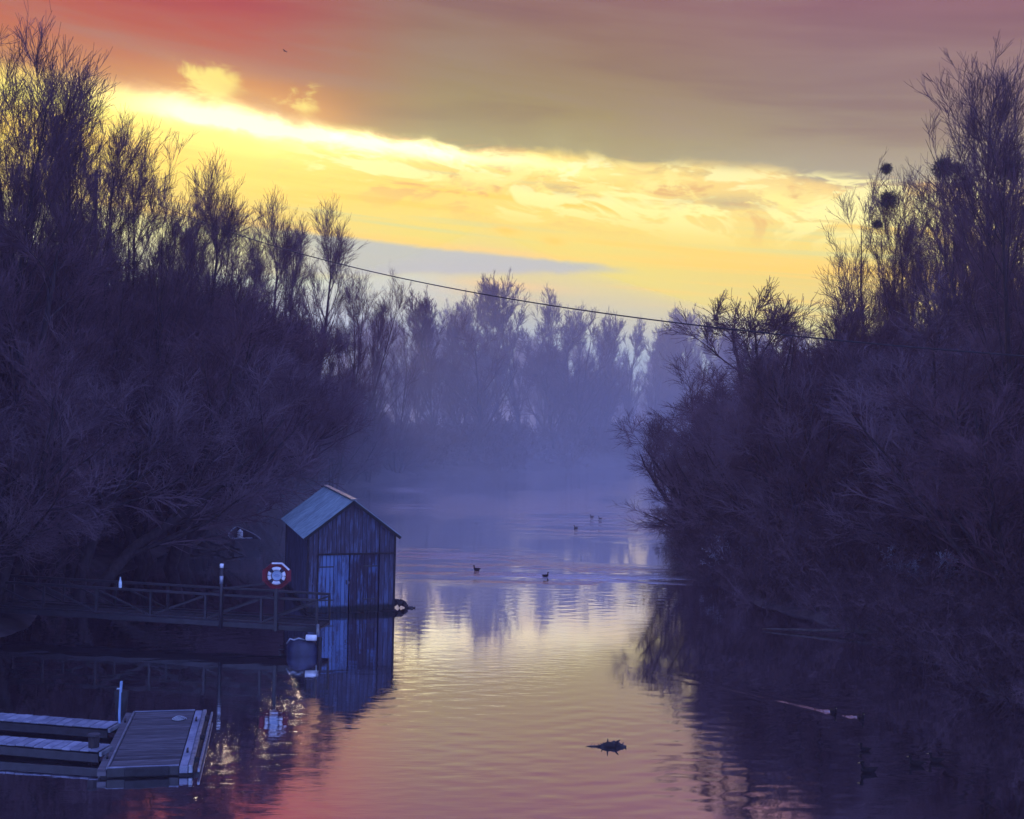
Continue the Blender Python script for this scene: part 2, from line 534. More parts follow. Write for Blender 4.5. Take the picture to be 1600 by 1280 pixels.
def tube_into(bm, pts, rad, sides=8, caps=True):
    pts = [Vector(p) for p in pts]
    if not hasattr(rad, '__len__'):
        rad = [rad] * len(pts)
    rings = []
    for i, p in enumerate(pts):
        d = (pts[min(i + 1, len(pts) - 1)] - pts[max(i - 1, 0)]).normalized()
        a = d.cross(Vector((0, 0, 1)))
        if a.length < 1e-3:
            a = d.cross(Vector((1, 0, 0)))
        a.normalize()
        b = d.cross(a)
        rings.append([bm.verts.new(p + (a * math.cos(t) + b * math.sin(t)) * rad[i]) for t in (2 * math.pi * k / sides for k in range(sides))])
    for r0, r1 in zip(rings, rings[1:]):
        for k in range(sides):
            bm.faces.new((r0[k], r0[(k + 1) % sides], r1[(k + 1) % sides], r1[k]))
    if caps:
        bm.faces.new(rings[0][::-1])
        bm.faces.new(rings[-1])


def tube(name, pts, rad, mat, parent=None, sides=8, smooth=True):
    bm = bmesh.new()
    tube_into(bm, pts, rad, sides)
    return link(name, bm_mesh(name, bm, 0, smooth), mat, parent)


def bar_into(bm, a, b, w, h):
    """rectangular bar from a to b, w wide (sideways) and h high"""
    a, b = Vector(a), Vector(b)
    d = (b - a).normalized()
    s = d.cross(Vector((0, 0, 1)))
    if s.length < 1e-3:
        s = Vector((1, 0, 0))
    s.normalize()
    u = s.cross(d)
    c = []
    for p in (a, b):
        for i, j in ((-1, -1), (1, -1), (1, 1), (-1, 1)):
            c.append(bm.verts.new(p + s * (i * w / 2) + u * (j * h / 2)))
    for f in ((0, 1, 2, 3), (7, 6, 5, 4), (0, 4, 5, 1), (1, 5, 6, 2), (2, 6, 7, 3), (3, 7, 4, 0)):
        bm.faces.new([c[i] for i in f])


def bar(name, a, b, w, h, mat, parent=None, bevel=0.0):
    bm = bmesh.new()
    bar_into(bm, a, b, w, h)
    return link(name, bm_mesh(name, bm, bevel), mat, parent)


def lathe(name, prof, mat, parent=None, sides=14):
    bm = bmesh.new()
    rings = []
    for r, z in prof:
        rings.append([bm.verts.new((r * math.cos(2 * math.pi * k / sides), r * math.sin(2 * math.pi * k / sides), z)) for k in range(sides)])
    for r0, r1 in zip(rings, rings[1:]):
        for k in range(sides):
            bm.faces.new((r0[k], r0[(k + 1) % sides], r1[(k + 1) % sides], r1[k]))
    bm.faces.new(rings[0][::-1])
    bm.faces.new(rings[-1])
    return link(name, bm_mesh(name, bm, 0, True), mat, parent)


def copy_tree(o, parent=None):
    c = o.copy()
    COL.objects.link(c)
    c.parent = parent
    for ch in o.children:
        copy_tree(ch, c)
    return c


# ------------------------------------------------------------------ river and ground
LEFT_BANK = [(-15.5, -40), (-15.2, 20), (-15.2, 34), (-15.9, 45), (-15.8, 57), (-14.8, 75), (-11.6, 100), (-6.6, 112), (0, 118), (7, 128), (14, 133), (34, 140), (80, 150)]
RIGHT_BANK = [(80, 128), (34, 121), (21, 112), (14, 92), (11, 70), (9.2, 58), (8.9, 50), (9.6, 44), (11.0, 40), (12.4, 36), (13.2, 29.5), (13.8, 26), (14.5, 10), (14, -40)]
RIVER = np.array(LEFT_BANK + RIGHT_BANK, float)


def river_distance(x, y):
    """signed distance to the waterline, positive on land"""
    P = np.stack([x, y], -1)
    d = np.full(x.shape, 1e9)
    inside = np.zeros(x.shape, bool)
    n = len(RIVER)
    for i in range(n):
        a, b = RIVER[i], RIVER[(i + 1) % n]
        ab = b - a
        t = np.clip(((P - a) @ ab) / (ab @ ab), 0, 1)
        d = np.minimum(d, np.linalg.norm(P - a - t[..., None] * ab, axis=-1))
        cond = ((a[1] > y) != (b[1] > y)) & (x < (b[0] - a[0]) * (y - a[1]) / (b[1] - a[1] + 1e-12) + a[0])
        inside ^= cond
    return np.where(inside, -d, d)


def wobble(x, y):
    return (np.sin(x * 0.9 + 1.3 * np.sin(y * 0.6)) * np.cos(y * 1.1 + 0.8 * np.sin(x * 0.7)) + 0.5 * np.sin(x * 2.3 + y * 1.9))


def ground_z(x, y):
    x = np.asarray(x, float)
    y = np.asarray(y, float)
    d = river_distance(x, y) + 0.35 * wobble(x * 0.8, y * 0.8)
    up = 1.5 * (1 - np.exp(-np.maximum(d, 0) / 3.2)) + 0.012 * np.clip(d, 0, 160)
    return np.where(d < 0, np.maximum(-1.6, d * 0.45), up) + 0.10 * wobble(x, y) * np.clip(d / 3.0, 0, 1)


def gz(x, y):
    return float(ground_z(np.array([x]), np.array([y]))[0])


def sheet(name, xs, ys, zf, mat):
    gx, gy = np.meshgrid(xs, ys)
    z = zf(gx, gy)
    v = np.stack([gx, gy, z], -1).reshape(-1, 3)
    nx, ny = len(xs), len(ys)
    i = (np.arange(ny - 1)[:, None] * nx + np.arange(nx - 1)[None]).ravel()
    f = np.stack([i, i + 1, i + nx + 1, i + nx], -1)
    return link(name, np_mesh(name, v, f, True), mat)


gx = np.concatenate([-np.geomspace(2500, 45, 18), np.arange(-44, 45, 0.8), np.geomspace(45, 2500, 18)])
gy = np.concatenate([[-300, -120, -60], np.arange(-40, 20, 4), np.arange(20, 150, 0.9), np.geomspace(150, 4000, 24)])
tag(sheet('ground', gx, gy, ground_z, M_GROUND), kind='structure')

rng = np.random.default_rng(11)
WAVES = []
for k in range(16):
    lam = rng.uniform(0.24, 0.85)
    th = rng.normal(math.radians(96), math.radians(22))
    WAVES.append((2 * math.pi / lam, math.cos(th), math.sin(th), rng.uniform(0, 6.28), 0.00055 * lam ** 0.8))
WAKES = []          # (x, y, heading x, heading y, length, height) filled from the ducks' places


def water_z(x, y):
    z = np.zeros_like(x)
    for kk, cx, sy, ph, a in WAVES:
        z += a * np.sin(kk * (x * cx + y * sy) + ph + 0.6 * np.sin(0.5 * x + 0.35 * y + ph))
    z *= 0.45 + 0.55 * np.sin(0.23 * x + 0.9) * np.sin(0.31 * y + 0.4 * np.sin(0.4 * x))
    for (wx, wy, hx, hy, ln, ht, half) in WAKES:
        dx, dy = x - wx, y - wy
        s = -(dx * hx + dy * hy)                # how far behind the bird
        t = np.abs(-dx * hy + dy * hx)
        arm = s * half
        fall = np.exp(-np.maximum(s, 0) / (0.45 * ln)) * np.clip(s / 0.15, 0, 1)
        w = 0.13 + 0.03 * np.clip(s, 0, 5)
        e = (t - arm) / w
        rag = 0.65 + 0.35 * np.sin(7.0 * s + 2.0 * np.sin(3.1 * s)) * np.sin(2.3 * s + 1.0)
        z += ht * fall * rag * np.cos(2.2 * e) * np.exp(-(e * 0.55) ** 2)
        z += ht * 0.25 * fall * np.sin(s * 9.0 + 3.0 * t) * np.exp(-(t / (0.08 + arm * 0.7)) ** 2)
    return z


DUCKS = [  # px, py, heading in degrees (0 = to the right, 90 = away), size, wake height, wake half-angle slope
    (1302, 1114, -78, 0.50, 0.030, 0.62), (1345, 1123, -78, 0.50, 0.060, 0.66), (1357, 1207, 190, 0.70, 0.010, 0.30), (1352, 1173, 170, 0.45, 0.004, 0.3),
    (1432, 1196, 175, 0.6, 0.005, 0.3), (1463, 1191, 178, 0.6, 0.005, 0.3), (745, 891, 176, 0.6, 0.014, 0.22), (852, 901, 5, 0.55, 0.014, 0.2),
    (925, 808, 170, 0.5, 0.012, 0.25), (938, 811, 175, 0.5, 0.012, 0.25), (900, 825, 185, 0.5, 0.010, 0.25)]
for px, py, hd, s, ht, half in DUCKS:
    p = at(px, py)
    WAKES.append((p.x, p.y, math.cos(R(hd)), math.sin(R(hd)), 2.7 if py > 1000 else 6.0, ht, half))
wxs = np.concatenate([np.geomspace(2200, 31, 10) * -1, np.arange(-30, -16, 1.0), np.arange(-16, 14, 0.085), np.arange(14, 40, 1.0), np.geomspace(40, 2200, 10)])
wys = [12.0]
while wys[-1] < 150:
    wys.append(wys[-1] + max(0.075, 0.0000135 * wys[-1] ** 2.2 + 0.05))
wys = np.concatenate([[-200, -50, 0], wys, np.geomspace(155, 3000, 12)])
tag(sheet('river_water', wxs, wys, water_z, M_WATER), kind='structure')

# ------------------------------------------------------------------ bare trees
UP = np.array([0, 0, 1.0])


def unit(v):
    return v / (np.linalg.norm(v, axis=-1, keepdims=True) + 1e-9)


def grow(rg, base, levels):
    """base: list of (start, dir, length, radius). Each level: dict. Returns polylines per level."""
    S = np.array([b[0] for b in base], float)
    D = unit(np.array([b[1] for b in base], float))
    L = np.array([b[2] for b in base], float)
    Rd = np.array([b[3] for b in base], float)
    out = []
    for li, lv in enumerate(levels):
        n = lv['seg']
        B = len(S)
        P = np.zeros((B, n + 1, 3))
        DD = np.zeros((B, n + 1, 3))
        P[:, 0] = S
        DD[:, 0] = D
        d = D.copy()
        for k in range(n):
            d = unit(d + UP * lv.get('up', 0.0) + rg.normal(size=(B, 3)) * lv.get('wob', 0.1))
            P[:, k + 1] = P[:, k] + d * (L / n)[:, None]
            DD[:, k + 1] = d
        tt = np.linspace(0, 1, n + 1)
        RR = Rd[:, None] * (1 - (1 - lv.get('tip', 0.25)) * tt[None])
        RR = np.maximum(RR, lv.get('rmin', 0.0))
        out.append((P, RR))
        if li + 1 == len(levels):
            break
        nx = levels[li + 1]
        c = nx['n']
        idx = np.repeat(np.arange(B), c)
        t = rg.uniform(nx.get('t0', 0.15), 1.0, len(idx))
        f = t * n
        k = np.minimum(f.astype(int), n - 1)
        w = (f - k)[:, None]
        S = P[idx, k] * (1 - w) + P[idx, k + 1] * w
        pd = unit(DD[idx, k] * (1 - w) + DD[idx, k + 1] * w)
        rnd = unit(np.cross(pd, rg.normal(size=(len(idx), 3))))
        if nx.get('flat') is not None:
            rnd = unit(rnd * np.array([1, 1, nx['flat']]))
        ang = np.radians(rg.uniform(nx['a0'], nx['a1'], len(idx)))[:, None]
        D = unit(pd * np.cos(ang) + rnd * np.sin(ang))
        prof = nx.get('prof', lambda q: 1.0 - 0.55 * q)
        Lc = np.maximum(L[idx] * nx['len'] * prof(t), nx.get('lmin', 0.0)) * rg.uniform(0.65, 1.25, len(idx))
        rp = RR[idx, k] * (1 - w[:, 0]) + RR[idx, k + 1] * w[:, 0]
        Rd = np.minimum(rp * 0.75, np.maximum(L[idx] * 0 + nx.get('rmin', 0.004), rp * nx.get('rad', 0.55)))
        L = Lc
    return out


def tubes_arrays(P, RR, sides):
    B, n, _ = P.shape
    T_ = np.gradient(P, axis=1)
    T_ = unit(T_)
    ref = np.where(np.abs(T_[..., 2:3]) > 0.9, np.array([1.0, 0, 0]), UP)
    a = unit(np.cross(T_, ref))
    b = np.cross(T_, a)
    th = 2 * np.pi * np.arange(sides) / sides
    V_ = P[:, :, None, :] + RR[:, :, None, None] * (a[:, :, None, :] * np.cos(th)[None, None, :, None] + b[:, :, None, :] * np.sin(th)[None, None, :, None])
    vid = np.arange(B * n * sides).reshape(B, n, sides)
    k2 = (np.arange(sides) + 1) % sides
    f = np.stack([vid[:, :-1], vid[:, :-1][:, :, k2], vid[:, 1:][:, :, k2], vid[:, 1:]], -1).reshape(-1, 4)
    return V_.reshape(-1, 3), f


def join(parts):
    vs, fs, o = [], [], 0
    for v, f in parts:
        vs.append(v)
        fs.append(f + o)
        o += len(v)
    return np.concatenate(vs), np.concatenate(fs)


def tree_meshes(name, seed, base, levels, thick=2):
    """levels below `thick` make the trunk mesh, the finer ones the crown mesh"""
    rg = np.random.default_rng(seed)
    lv = grow(rg, base, levels)
    trunk = join([tubes_arrays(P, r, 7 if i == 0 else 5) for i, (P, r) in enumerate(lv[:thick])])
    crown = join([tubes_arrays(P, r, 3) for P, r in lv[thick:]])
    mt = np_mesh(name + '_trunk', *trunk, smooth=True)
    mt.materials.append(M_BARK)
    mc = np_mesh(name + '_crown', *crown, smooth=False)
    mc.materials.append(M_TWIG)
    return mt, mc


def poplar(name, seed, h=20.0, spread=1.0, stems=1, rmin=0.0065, dense=1.0):
    rg = np.random.default_rng(seed + 500)
    base = []
    for s in range(stems):
        a = rg.uniform(0, 6.28)
        lean = 0.02 if stems == 1 else rg.uniform(0.08, 0.24)
        base.append(((0.25 * math.cos(a) * (stems > 1), 0.25 * math.sin(a) * (stems > 1), -0.4), (lean * math.cos(a), lean * math.sin(a), 1), h * rg.uniform(0.86, 0.96), 0.26 if stems == 1 else 0.20))
    k = 1 if stems == 1 else (0.62 if stems == 2 else 0.5)
    fade = lambda q: 1.0 - 0.70 * q
    lv = [dict(seg=14, up=0.02, wob=0.03, tip=0.10),
          dict(n=int(38 * k), t0=0.18, seg=8, a0=18, a1=38, len=0.36 * spread, up=0.09, wob=0.05, rad=0.42, prof=lambda q: 0.30 + 0.95 * (1 - q) ** 0.8, tip=0.2),
          dict(n=6, t0=0.12, seg=5, a0=14, a1=36, len=0.42, lmin=1.3, up=0.07, wob=0.05, rad=0.5, rmin=rmin * 1.4, tip=0.4, prof=fade),
          dict(n=int(5 * dense), t0=0.05, seg=4, a0=14, a1=36, len=0.50, lmin=0.9, up=0.07, wob=0.05, rad=0.6, rmin=rmin * 1.1, tip=0.5, prof=fade),
          dict(n=int(4 * dense), t0=0.0, seg=2, a0=12, a1=36, len=0.60, lmin=0.55, up=0.07, wob=0.05, rad=0.7, rmin=rmin, tip=0.4, prof=fade)]
    return tree_meshes(name, seed, base, lv)


def willow(name, seed, h=10.0, lean=(0, 0), stems=5, spread=0.5, rmin=0.0065, droop=-0.01, dense=1.0):
    rg = np.random.default_rng(seed + 900)
    base = []
    for s in range(stems):
        a = 6.28 * s / stems + rg.uniform(-0.5, 0.5)
        q = spread * rg.uniform(0.4, 1.2)
        base.append(((0.3 * math.cos(a), 0.3 * math.sin(a), -0.5), (lean[0] + q * math.cos(a), lean[1] + q * math.sin(a), 1), h * rg.uniform(0.62, 0.95), 0.25 * rg.uniform(0.7, 1.2)))
    fade = lambda q: 1.0 - 0.65 * q
    lv = [dict(seg=10, up=0.045, wob=0.08, tip=0.12),
          dict(n=9, t0=0.15, seg=7, a0=22, a1=52, len=0.52, up=0.05, wob=0.08, rad=0.55, prof=lambda q: 1.15 - 0.75 * q, tip=0.2),
          dict(n=8, t0=0.10, seg=5, a0=18, a1=46, len=0.46, lmin=1.0, up=0.04, wob=0.08, rad=0.5, rmin=rmin * 1.4, tip=0.4, prof=fade),
          dict(n=int(6 * dense), t0=0.05, seg=4, a0=15, a1=46, len=0.50, lmin=0.7, up=0.02, wob=0.08, rad=0.6, rmin=rmin * 1.1, tip=0.5, prof=fade),
          dict(n=int(4 * dense), t0=0.0, seg=3, a0=14, a1=46, len=0.60, lmin=0.5, up=droop, wob=0.08, rad=0.7, rmin=rmin, tip=0.4, prof=fade)]
    return tree_meshes(name, seed, base, lv)


def shrub_mesh(name, seed, h=3.5, stems=14, spread=0.9, rmin=0.007, mat=None):
    rg = np.random.default_rng(seed)
    base = []
    for s in range(stems):
        a = rg.uniform(0, 6.28)
        q = spread * rg.uniform(0.1, 1.3)
        base.append(((0.5 * math.cos(a) * rg.uniform(0, 1), 0.5 * math.sin(a) * rg.uniform(0, 1), -0.2), (q * math.cos(a), q * math.sin(a), 1), h * rg.uniform(0.6, 1.0), 0.03))
    lv = [dict(seg=5, up=0.03, wob=0.14, tip=0.3),
          dict(n=7, t0=0.1, seg=4, a0=25, a1=65, len=0.50, up=0.03, wob=0.15, rad=0.6, rmin=rmin * 1.3, tip=0.5),
          dict(n=7, t0=0.1, seg=3, a0=25, a1=65, len=0.52, up=0.0, wob=0.16, rad=0.6, rmin=rmin, tip=0.6),
          dict(n=4, t0=0.1, seg=2, a0=25, a1=65, len=0.55, up=-0.02, wob=0.18, rad=0.7, rmin=rmin, tip=0.7)]
    me = np_mesh(name, *join([tubes_arrays(P, r, 3) for P, r in grow(rg, base, lv)]))
    me.materials.append(mat or M_BRUSH)
    return me


POP = [poplar('poplar_a', 1, 20, 1.0), poplar('poplar_b', 2, 20, 1.15, 2), poplar('poplar_c', 3, 20, 0.85), poplar('poplar_d', 4, 20, 1.1, 3)]
FARP = [poplar('poplar_e', 11, 20, 1.0, 1, 0.015), poplar('poplar_f', 12, 20, 1.2, 2, 0.015), willow('willow_far', 13, 14, (0, 0), 4, 0.35, 0.013, -0.01)]
WIL = [willow('willow_a', 21, 10, (0, 0), 5, 0.45), willow('willow_b', 22, 10, (-0.55, 0), 4, 0.35), willow('willow_c', 23, 10, (0.2, 0.1), 6, 0.6)]
for ms_ in WIL[1:]:
    ms_[1].materials.clear()
    ms_[1].materials.append(M_PALETWIG)
SPREAD = willow('spreading_tree', 31, 12, (0, 0), 3, 0.38, 0.009, 0.03)


def plant(name, meshes, x, y, h, ref_h, rz, label, cat='tree', group=None, wide=1.0, crown_mat=None):
    t = empty(name, (x, y, gz(x, y)), rz)
    zs = np.zeros(len(meshes[1].vertices) * 3, np.float32)
    meshes[1].vertices.foreach_get('co', zs)
    s = h / float(np.max(zs[2::3]))
    t.scale = (s * wide, s * wide, s)
    link('trunk', meshes[0], None, t)
    c = link('crown', meshes[1], None, t)
    tag(t, label, cat, group)
    return t


def tree_at(px, top_py, depth, meshes, ref_h, name, label, group=None, wide=1.0, rz=None):
    p = far(px, top_py, depth)
    h = p.z - gz(p.x, p.y)
    return plant(name, meshes, p.x, p.y, h, ref_h, random.uniform(0, 6.28) if rz is None else rz, label, 'tree', group, wide)


GL = 'bare trees along the left bank'
GR = 'bare trees along the right bank'
GF = 'misty trees on the far bank'
# left bank, from the frame's edge away up the river
LEFT_TREES = [
    (-75, -20, 37, 0, 1.1, 'tall bare tree cut by the left frame edge beside the gangway bank'),
    (12, 20, 44, 1, 1.0, 'tallest bare tree on the left bank, at the frame edge'),
    (75, 118, 45, 3, 1.0, 'bare tree in the dip between the two tallest left bank crowns'),
    (142, 62, 49, 0, 1.0, 'bare tree with a pointed crown, second tallest on the left bank'),
    (200, 140, 53, 3, 1.05, 'broad bare tree just left of the blazing slit in the clouds'),
    (252, 195, 57, 1, 0.95, 'bare tree whose crown ends right at the bright slit of sunlight'),
    (312, 236, 63, 2, 1.05, 'bare tree directly below the sun-lit cloud puffs'),
    (350, 285, 69, 3, 0.9, 'short bare tree between the sun glow and the slim poplars'),
    (415, 292, 78, 2, 0.95, 'slim bare poplar, first of the thin row right of the sun glow'),
    (456, 330, 84, 0, 0.9, 'lower slim poplar between two taller thin ones on the left bank'),
    (494, 304, 90, 2, 1.0, 'tallest of the thin poplars standing right of the sun glow'),
    (548, 408, 97, 3, 0.9, 'bare tree under the left end of the long grey cloud'),
    (590, 455, 104, 0, 0.9, 'bare tree where the left bank wood steps down to the mist'),
    (622, 492, 108, 1, 0.85, 'last bare tree at the right end of the left bank wood')]
for px, ty_, d, k, w, lab in LEFT_TREES:
    tree_at(px, ty_, d, POP[k], 20.5, 'bare_tree', lab, GL, w)
LEFT_WILLOWS = [
    (-20, 470, 36, 0, 'bushy bare willow low at the left frame edge above the gangway'),
    (120, 400, 42, 2, 'dark bushy willow below the two tallest left bank trees'),
    (260, 385, 50, 0, 'dark bushy willow below the sun-lit crowns on the left bank'),
    (322, 400, 62, 0, 'bushy willow under the point where the cable leaves the trees'),
    (395, 430, 72, 0, 'bushy willow on the left bank below the thin poplars'),
    (525, 480, 84, 2, 'hazy bushy willow below the left end of the grey cloud'),
    (580, 535, 98, 0, 'hazy bushy willow near the right end of the left bank wood')]
for px, ty_, d, k, lab in LEFT_WILLOWS:
    tree_at(px, ty_, d, WIL[k] if d < 80 else POP[3 if k else 1], 8.7, 'bare_willow', lab, GL, 1.2 if d < 55 else 0.85)
# right bank
RIGHT_TREES = [
    (1590, 52, 45, POP[0], 20.5, 1.0, 'tallest bare tree on the right, at the frame edge'),
    (1650, 120, 38, POP[3], 20.5, 1.1, 'bare tree mostly outside the right frame edge'),
    (1545, 210, 51, POP[1], 20.5, 1.0, 'bare tree with upright twigs left of the tallest right bank tree'),
    (1480, 205, 55, POP[3], 20.5, 1.1, 'bare fan-shaped tree that carries a wide dark mistletoe clump'),
    (1408, 232, 58, POP[3], 20.5, 1.0, 'bare tree that carries the round mistletoe balls at its left side'),
    (1365, 345, 60, POP[1], 20.5, 1.0, 'lower bare tree left of the mistletoe tree on the right bank'),
    (1285, 425, 58, SPREAD, 10.3, 1.25, 'spreading bare tree with crooked limbs above the cable on the right'),
    (1215, 480, 63, SPREAD, 10.3, 1.2, 'small bare tree where the cable meets the right bank'),
    (1150, 535, 70, WIL[0], 8.7, 1.2, 'hazy bare tree at the left end of the right bank wood')]
for px, ty_, d, ms, rh, w, lab in RIGHT_TREES:
    tree_at(px, ty_, d, ms, rh, 'bare_tree', lab, GR, w)
RIGHT_WILLOWS = [
    (1130, 585, 57, 1, 1.2, 'willow leaning left over the river from the right bank'),
    (1225, 555, 52, 1, 1.2, 'second leaning willow, right of the one overhanging the river'),
    (1330, 520, 48, 1, 1.2, 'large leaning willow in the middle of the right bank'),
    (1450, 470, 44, 2, 1.3, 'bushy willow below the mistletoe trees on the right bank'),
    (1560, 430, 40, 1, 1.2, 'dark leaning willow with heavy limbs at the right frame edge'),
    (1640, 500, 34, 0, 1.3, 'dark bushy willow cut by the right frame edge')]
for px, ty_, d, k, w, lab in RIGHT_WILLOWS:
    tree_at(px, ty_, d, WIL[k], 8.7, 'bare_willow', lab, GR, w, rz=random.uniform(-0.5, 0.5))
# far bank in the mist
FAR_TREES = [
    (655, 480, 124, 0, 0.8), (690, 470, 121, 1, 0.9), (715, 500, 130, 0, 0.8), (745, 520, 127, 2, 1.2), (790, 430, 140, 1, 0.8), (828, 425, 138, 1, 1.0),
    (855, 445, 142, 0, 0.9), (880, 510, 138, 2, 1.1), (915, 495, 148, 0, 0.9), (950, 505, 144, 1, 0.9), (985, 515, 150, 0, 0.9), (1015, 520, 146, 1, 0.9),
    (1050, 505, 152, 0, 0.8), (1085, 525, 150, 1, 0.9), (1120, 520, 154, 0, 0.9), (1160, 530, 152, 1, 0.9)]
ORD = ['first', 'second', 'third', 'fourth', 'fifth', 'sixth', 'seventh', 'eighth', 'ninth']
FAR_LABEL = {0: 'first misty tree right of the gap at the end of the left wood', 1: 'misty tree with a straight dark trunk at the bend of the river',
             2: 'slim misty tree just right of the one with the straight dark trunk', 3: 'low rounded misty tree left of the tall far clump',
             4: 'left one of the tall far trees that cross the cable at mid river', 5: 'tallest far tree, its crown crossing the cable and yellow cloud band',
             6: 'right one of the tall far trees that cross the cable at mid river'}
for i in range(9):
    FAR_LABEL[7 + i] = ORD[i] + ' misty tree right of the tall far clump on the far bank'
for i, (px, ty_, d, k, w) in enumerate(FAR_TREES):
    tree_at(px, ty_ - (8 if i in (4, 5, 6) else 26), d, FARP[k], 20.5 if k < 2 else 12.2, 'misty_tree', FAR_LABEL.get(i, 'bare tree fading into the mist across the river bend'), GF, w)


# ------------------------------------------------------------------ thickets and woods that read as one mass
def scatter_object(name, pts, kinds, label, cat):
    """one object: bare shrubs or trees of several kinds set at points (x, y, z, turn, size)"""
    coll = bpy.data.collections.new(name + '_kinds')
    for i, kd in enumerate(kinds):
        sub = bpy.data.collections.new(name + '_kind')
        coll.children.link(sub)
        for me in (kd if isinstance(kd, tuple) else (kd,)):
            sub.objects.link(bpy.data.objects.new(me.name, me))
    pts = np.array(pts, float)
    me = bpy.data.meshes.new(name)
    me.from_pydata(pts[:, :3].tolist(), [], [])
    for nm, col in (('turn', 3), ('size', 4)):
        at_ = me.attributes.new(nm, 'FLOAT', 'POINT')
        at_.data.foreach_set('value', pts[:, col].astype(np.float32))
    o = link(name, me)
    ng = bpy.data.node_groups.new(name, 'GeometryNodeTree')
    ng.interface.new_socket('Geometry', in_out='INPUT', socket_type='NodeSocketGeometry')
    ng.interface.new_socket('Geometry', in_out='OUTPUT', socket_type='NodeSocketGeometry')
    nd = ng.nodes
    gi, go = nd.new('NodeGroupInput'), nd.new('NodeGroupOutput')
    ci = nd.new('GeometryNodeCollectionInfo')
    ci.inputs['Collection'].default_value = coll
    ci.inputs['Separate Children'].default_value = True
    ci.inputs['Reset Children'].default_value = True
    iop = nd.new('GeometryNodeInstanceOnPoints')
    iop.inputs['Pick Instance'].default_value = True
    ri = nd.new('FunctionNodeRandomValue')
    ri.data_type = 'INT'
    ri.inputs['Min'].default_value = 0
    ri.inputs['Max'].default_value = len(kinds) - 1
    at1, at2 = nd.new('GeometryNodeInputNamedAttribute'), nd.new('GeometryNodeInputNamedAttribute')
    for a, nm in ((at1, 'turn'), (at2, 'size')):
        a.data_type = 'FLOAT'
        a.inputs['Name'].default_value = nm
    cx = nd.new('ShaderNodeCombineXYZ')
    ln = ng.links.new
    ln(at1.outputs['Attribute'], cx.inputs[2])
    m2p = nd.new('GeometryNodeMeshToPoints')
    ln(gi.outputs[0], m2p.inputs['Mesh'])
    ln(m2p.outputs[0], iop.inputs['Points'])
    ln(ci.outputs[0], iop.inputs['Instance'])
    ln([s for s in ri.outputs if s.enabled][0], iop.inputs['Instance Index'])
    ln(cx.outputs[0], iop.inputs['Rotation'])
    ln(at2.outputs['Attribute'], iop.inputs['Scale'])
    ln(iop.outputs[0], go.inputs[0])
    md = o.modifiers.new('scatter', 'NODES')
    md.node_group = ng
    tag(o, label, cat, kind='stuff')
    return o


SHRUB = [shrub_mesh('shrub_a', 41), shrub_mesh('shrub_b', 42, 3.5, 11, 1.3), shrub_mesh('shrub_c', 43, 3.5, 16, 0.6)]
SHRUB_FAR = [shrub_mesh('shrub_d', 44, 3.5, 13, 0.9, 0.018), shrub_mesh('shrub_e', 45, 3.5, 11, 1.2, 0.018)]


def bank_points(n, xr, yr, dmin, dmax, smin, smax, seed, test=None, slope=0.0):
    rg = np.random.default_rng(seed)
    out = []
    while len(out) < n:
        x = rg.uniform(*xr, 400)
        y = rg.uniform(*yr, 400)
        d = river_distance(x, y)
        z = ground_z(x, y)
        for i in range(400):
            if dmin < d[i] < dmax and (test is None or test(x[i], y[i])):
                out.append((x[i], y[i], max(z[i], 0.0) - 0.1, rg.uniform(0, 6.28), rg.uniform(smin, smax) * (1 + slope * d[i])))
                if len(out) >= n:
                    break
    return out


def on_left(x, y): return x < -3 and y < 112
def on_right(x, y): return x > 3


scatter_object('left_bank_brushwood', bank_points(340, (-42, -4), (24, 112), 1.3, 16, 0.7, 1.3, 51, lambda x, y: on_left(x, y) and not (y < 39 and x > -18.5), 0.04), SHRUB,
               'tangled bare brushwood covering the left bank', 'brushwood')
scatter_object('right_bank_brushwood', bank_points(300, (5, 36), (20, 104), 0.1, 16, 0.7, 1.25, 52, on_right, 0.04), SHRUB,
               'tangled bare brushwood covering the right bank down to the water', 'brushwood')
scatter_object('far_bank_brushwood', bank_points(150, (-14, 60), (108, 165), 0.3, 20, 0.9, 1.7, 53, lambda x, y: y > 112 + 0.3 * max(x, 0)), SHRUB_FAR,
               'misty bare brushwood along the far bank', 'brushwood')
scatter_object('right_waterside_brush', bank_points(150, (5, 18), (20, 75), -0.4, 1.8, 0.40, 0.75, 57, on_right) + bank_points(40, (10, 20), (23, 36), -0.3, 4.0, 0.5, 0.85, 58, on_right), SHRUB[:2],
               'bare brush hanging over the waterline of the right bank', 'brush')
WOOD = FARP
NEAR_WOOD = [POP[0], POP[1], POP[2], WIL[0]]
rgc = random.Random(5)


def companions(rows, n, drop):
    """further trees that stand among and just behind the row"""
    out = []
    for row in rows:
        px, ty_, d = row[0], row[1], row[2]
        for k in range(n):
            dep = d + rgc.uniform(0, 9)
            p = far(px + rgc.uniform(-45, 45), ty_ + rgc.uniform(*drop), dep)
            if river_distance(np.array([p.x]), np.array([p.y]))[0] < 2.0:
                continue
            g = gz(p.x, p.y)
            out.append((p.x, p.y, g - 0.2, rgc.uniform(0, 6.28), (p.z - g) / 20.0))
    return out


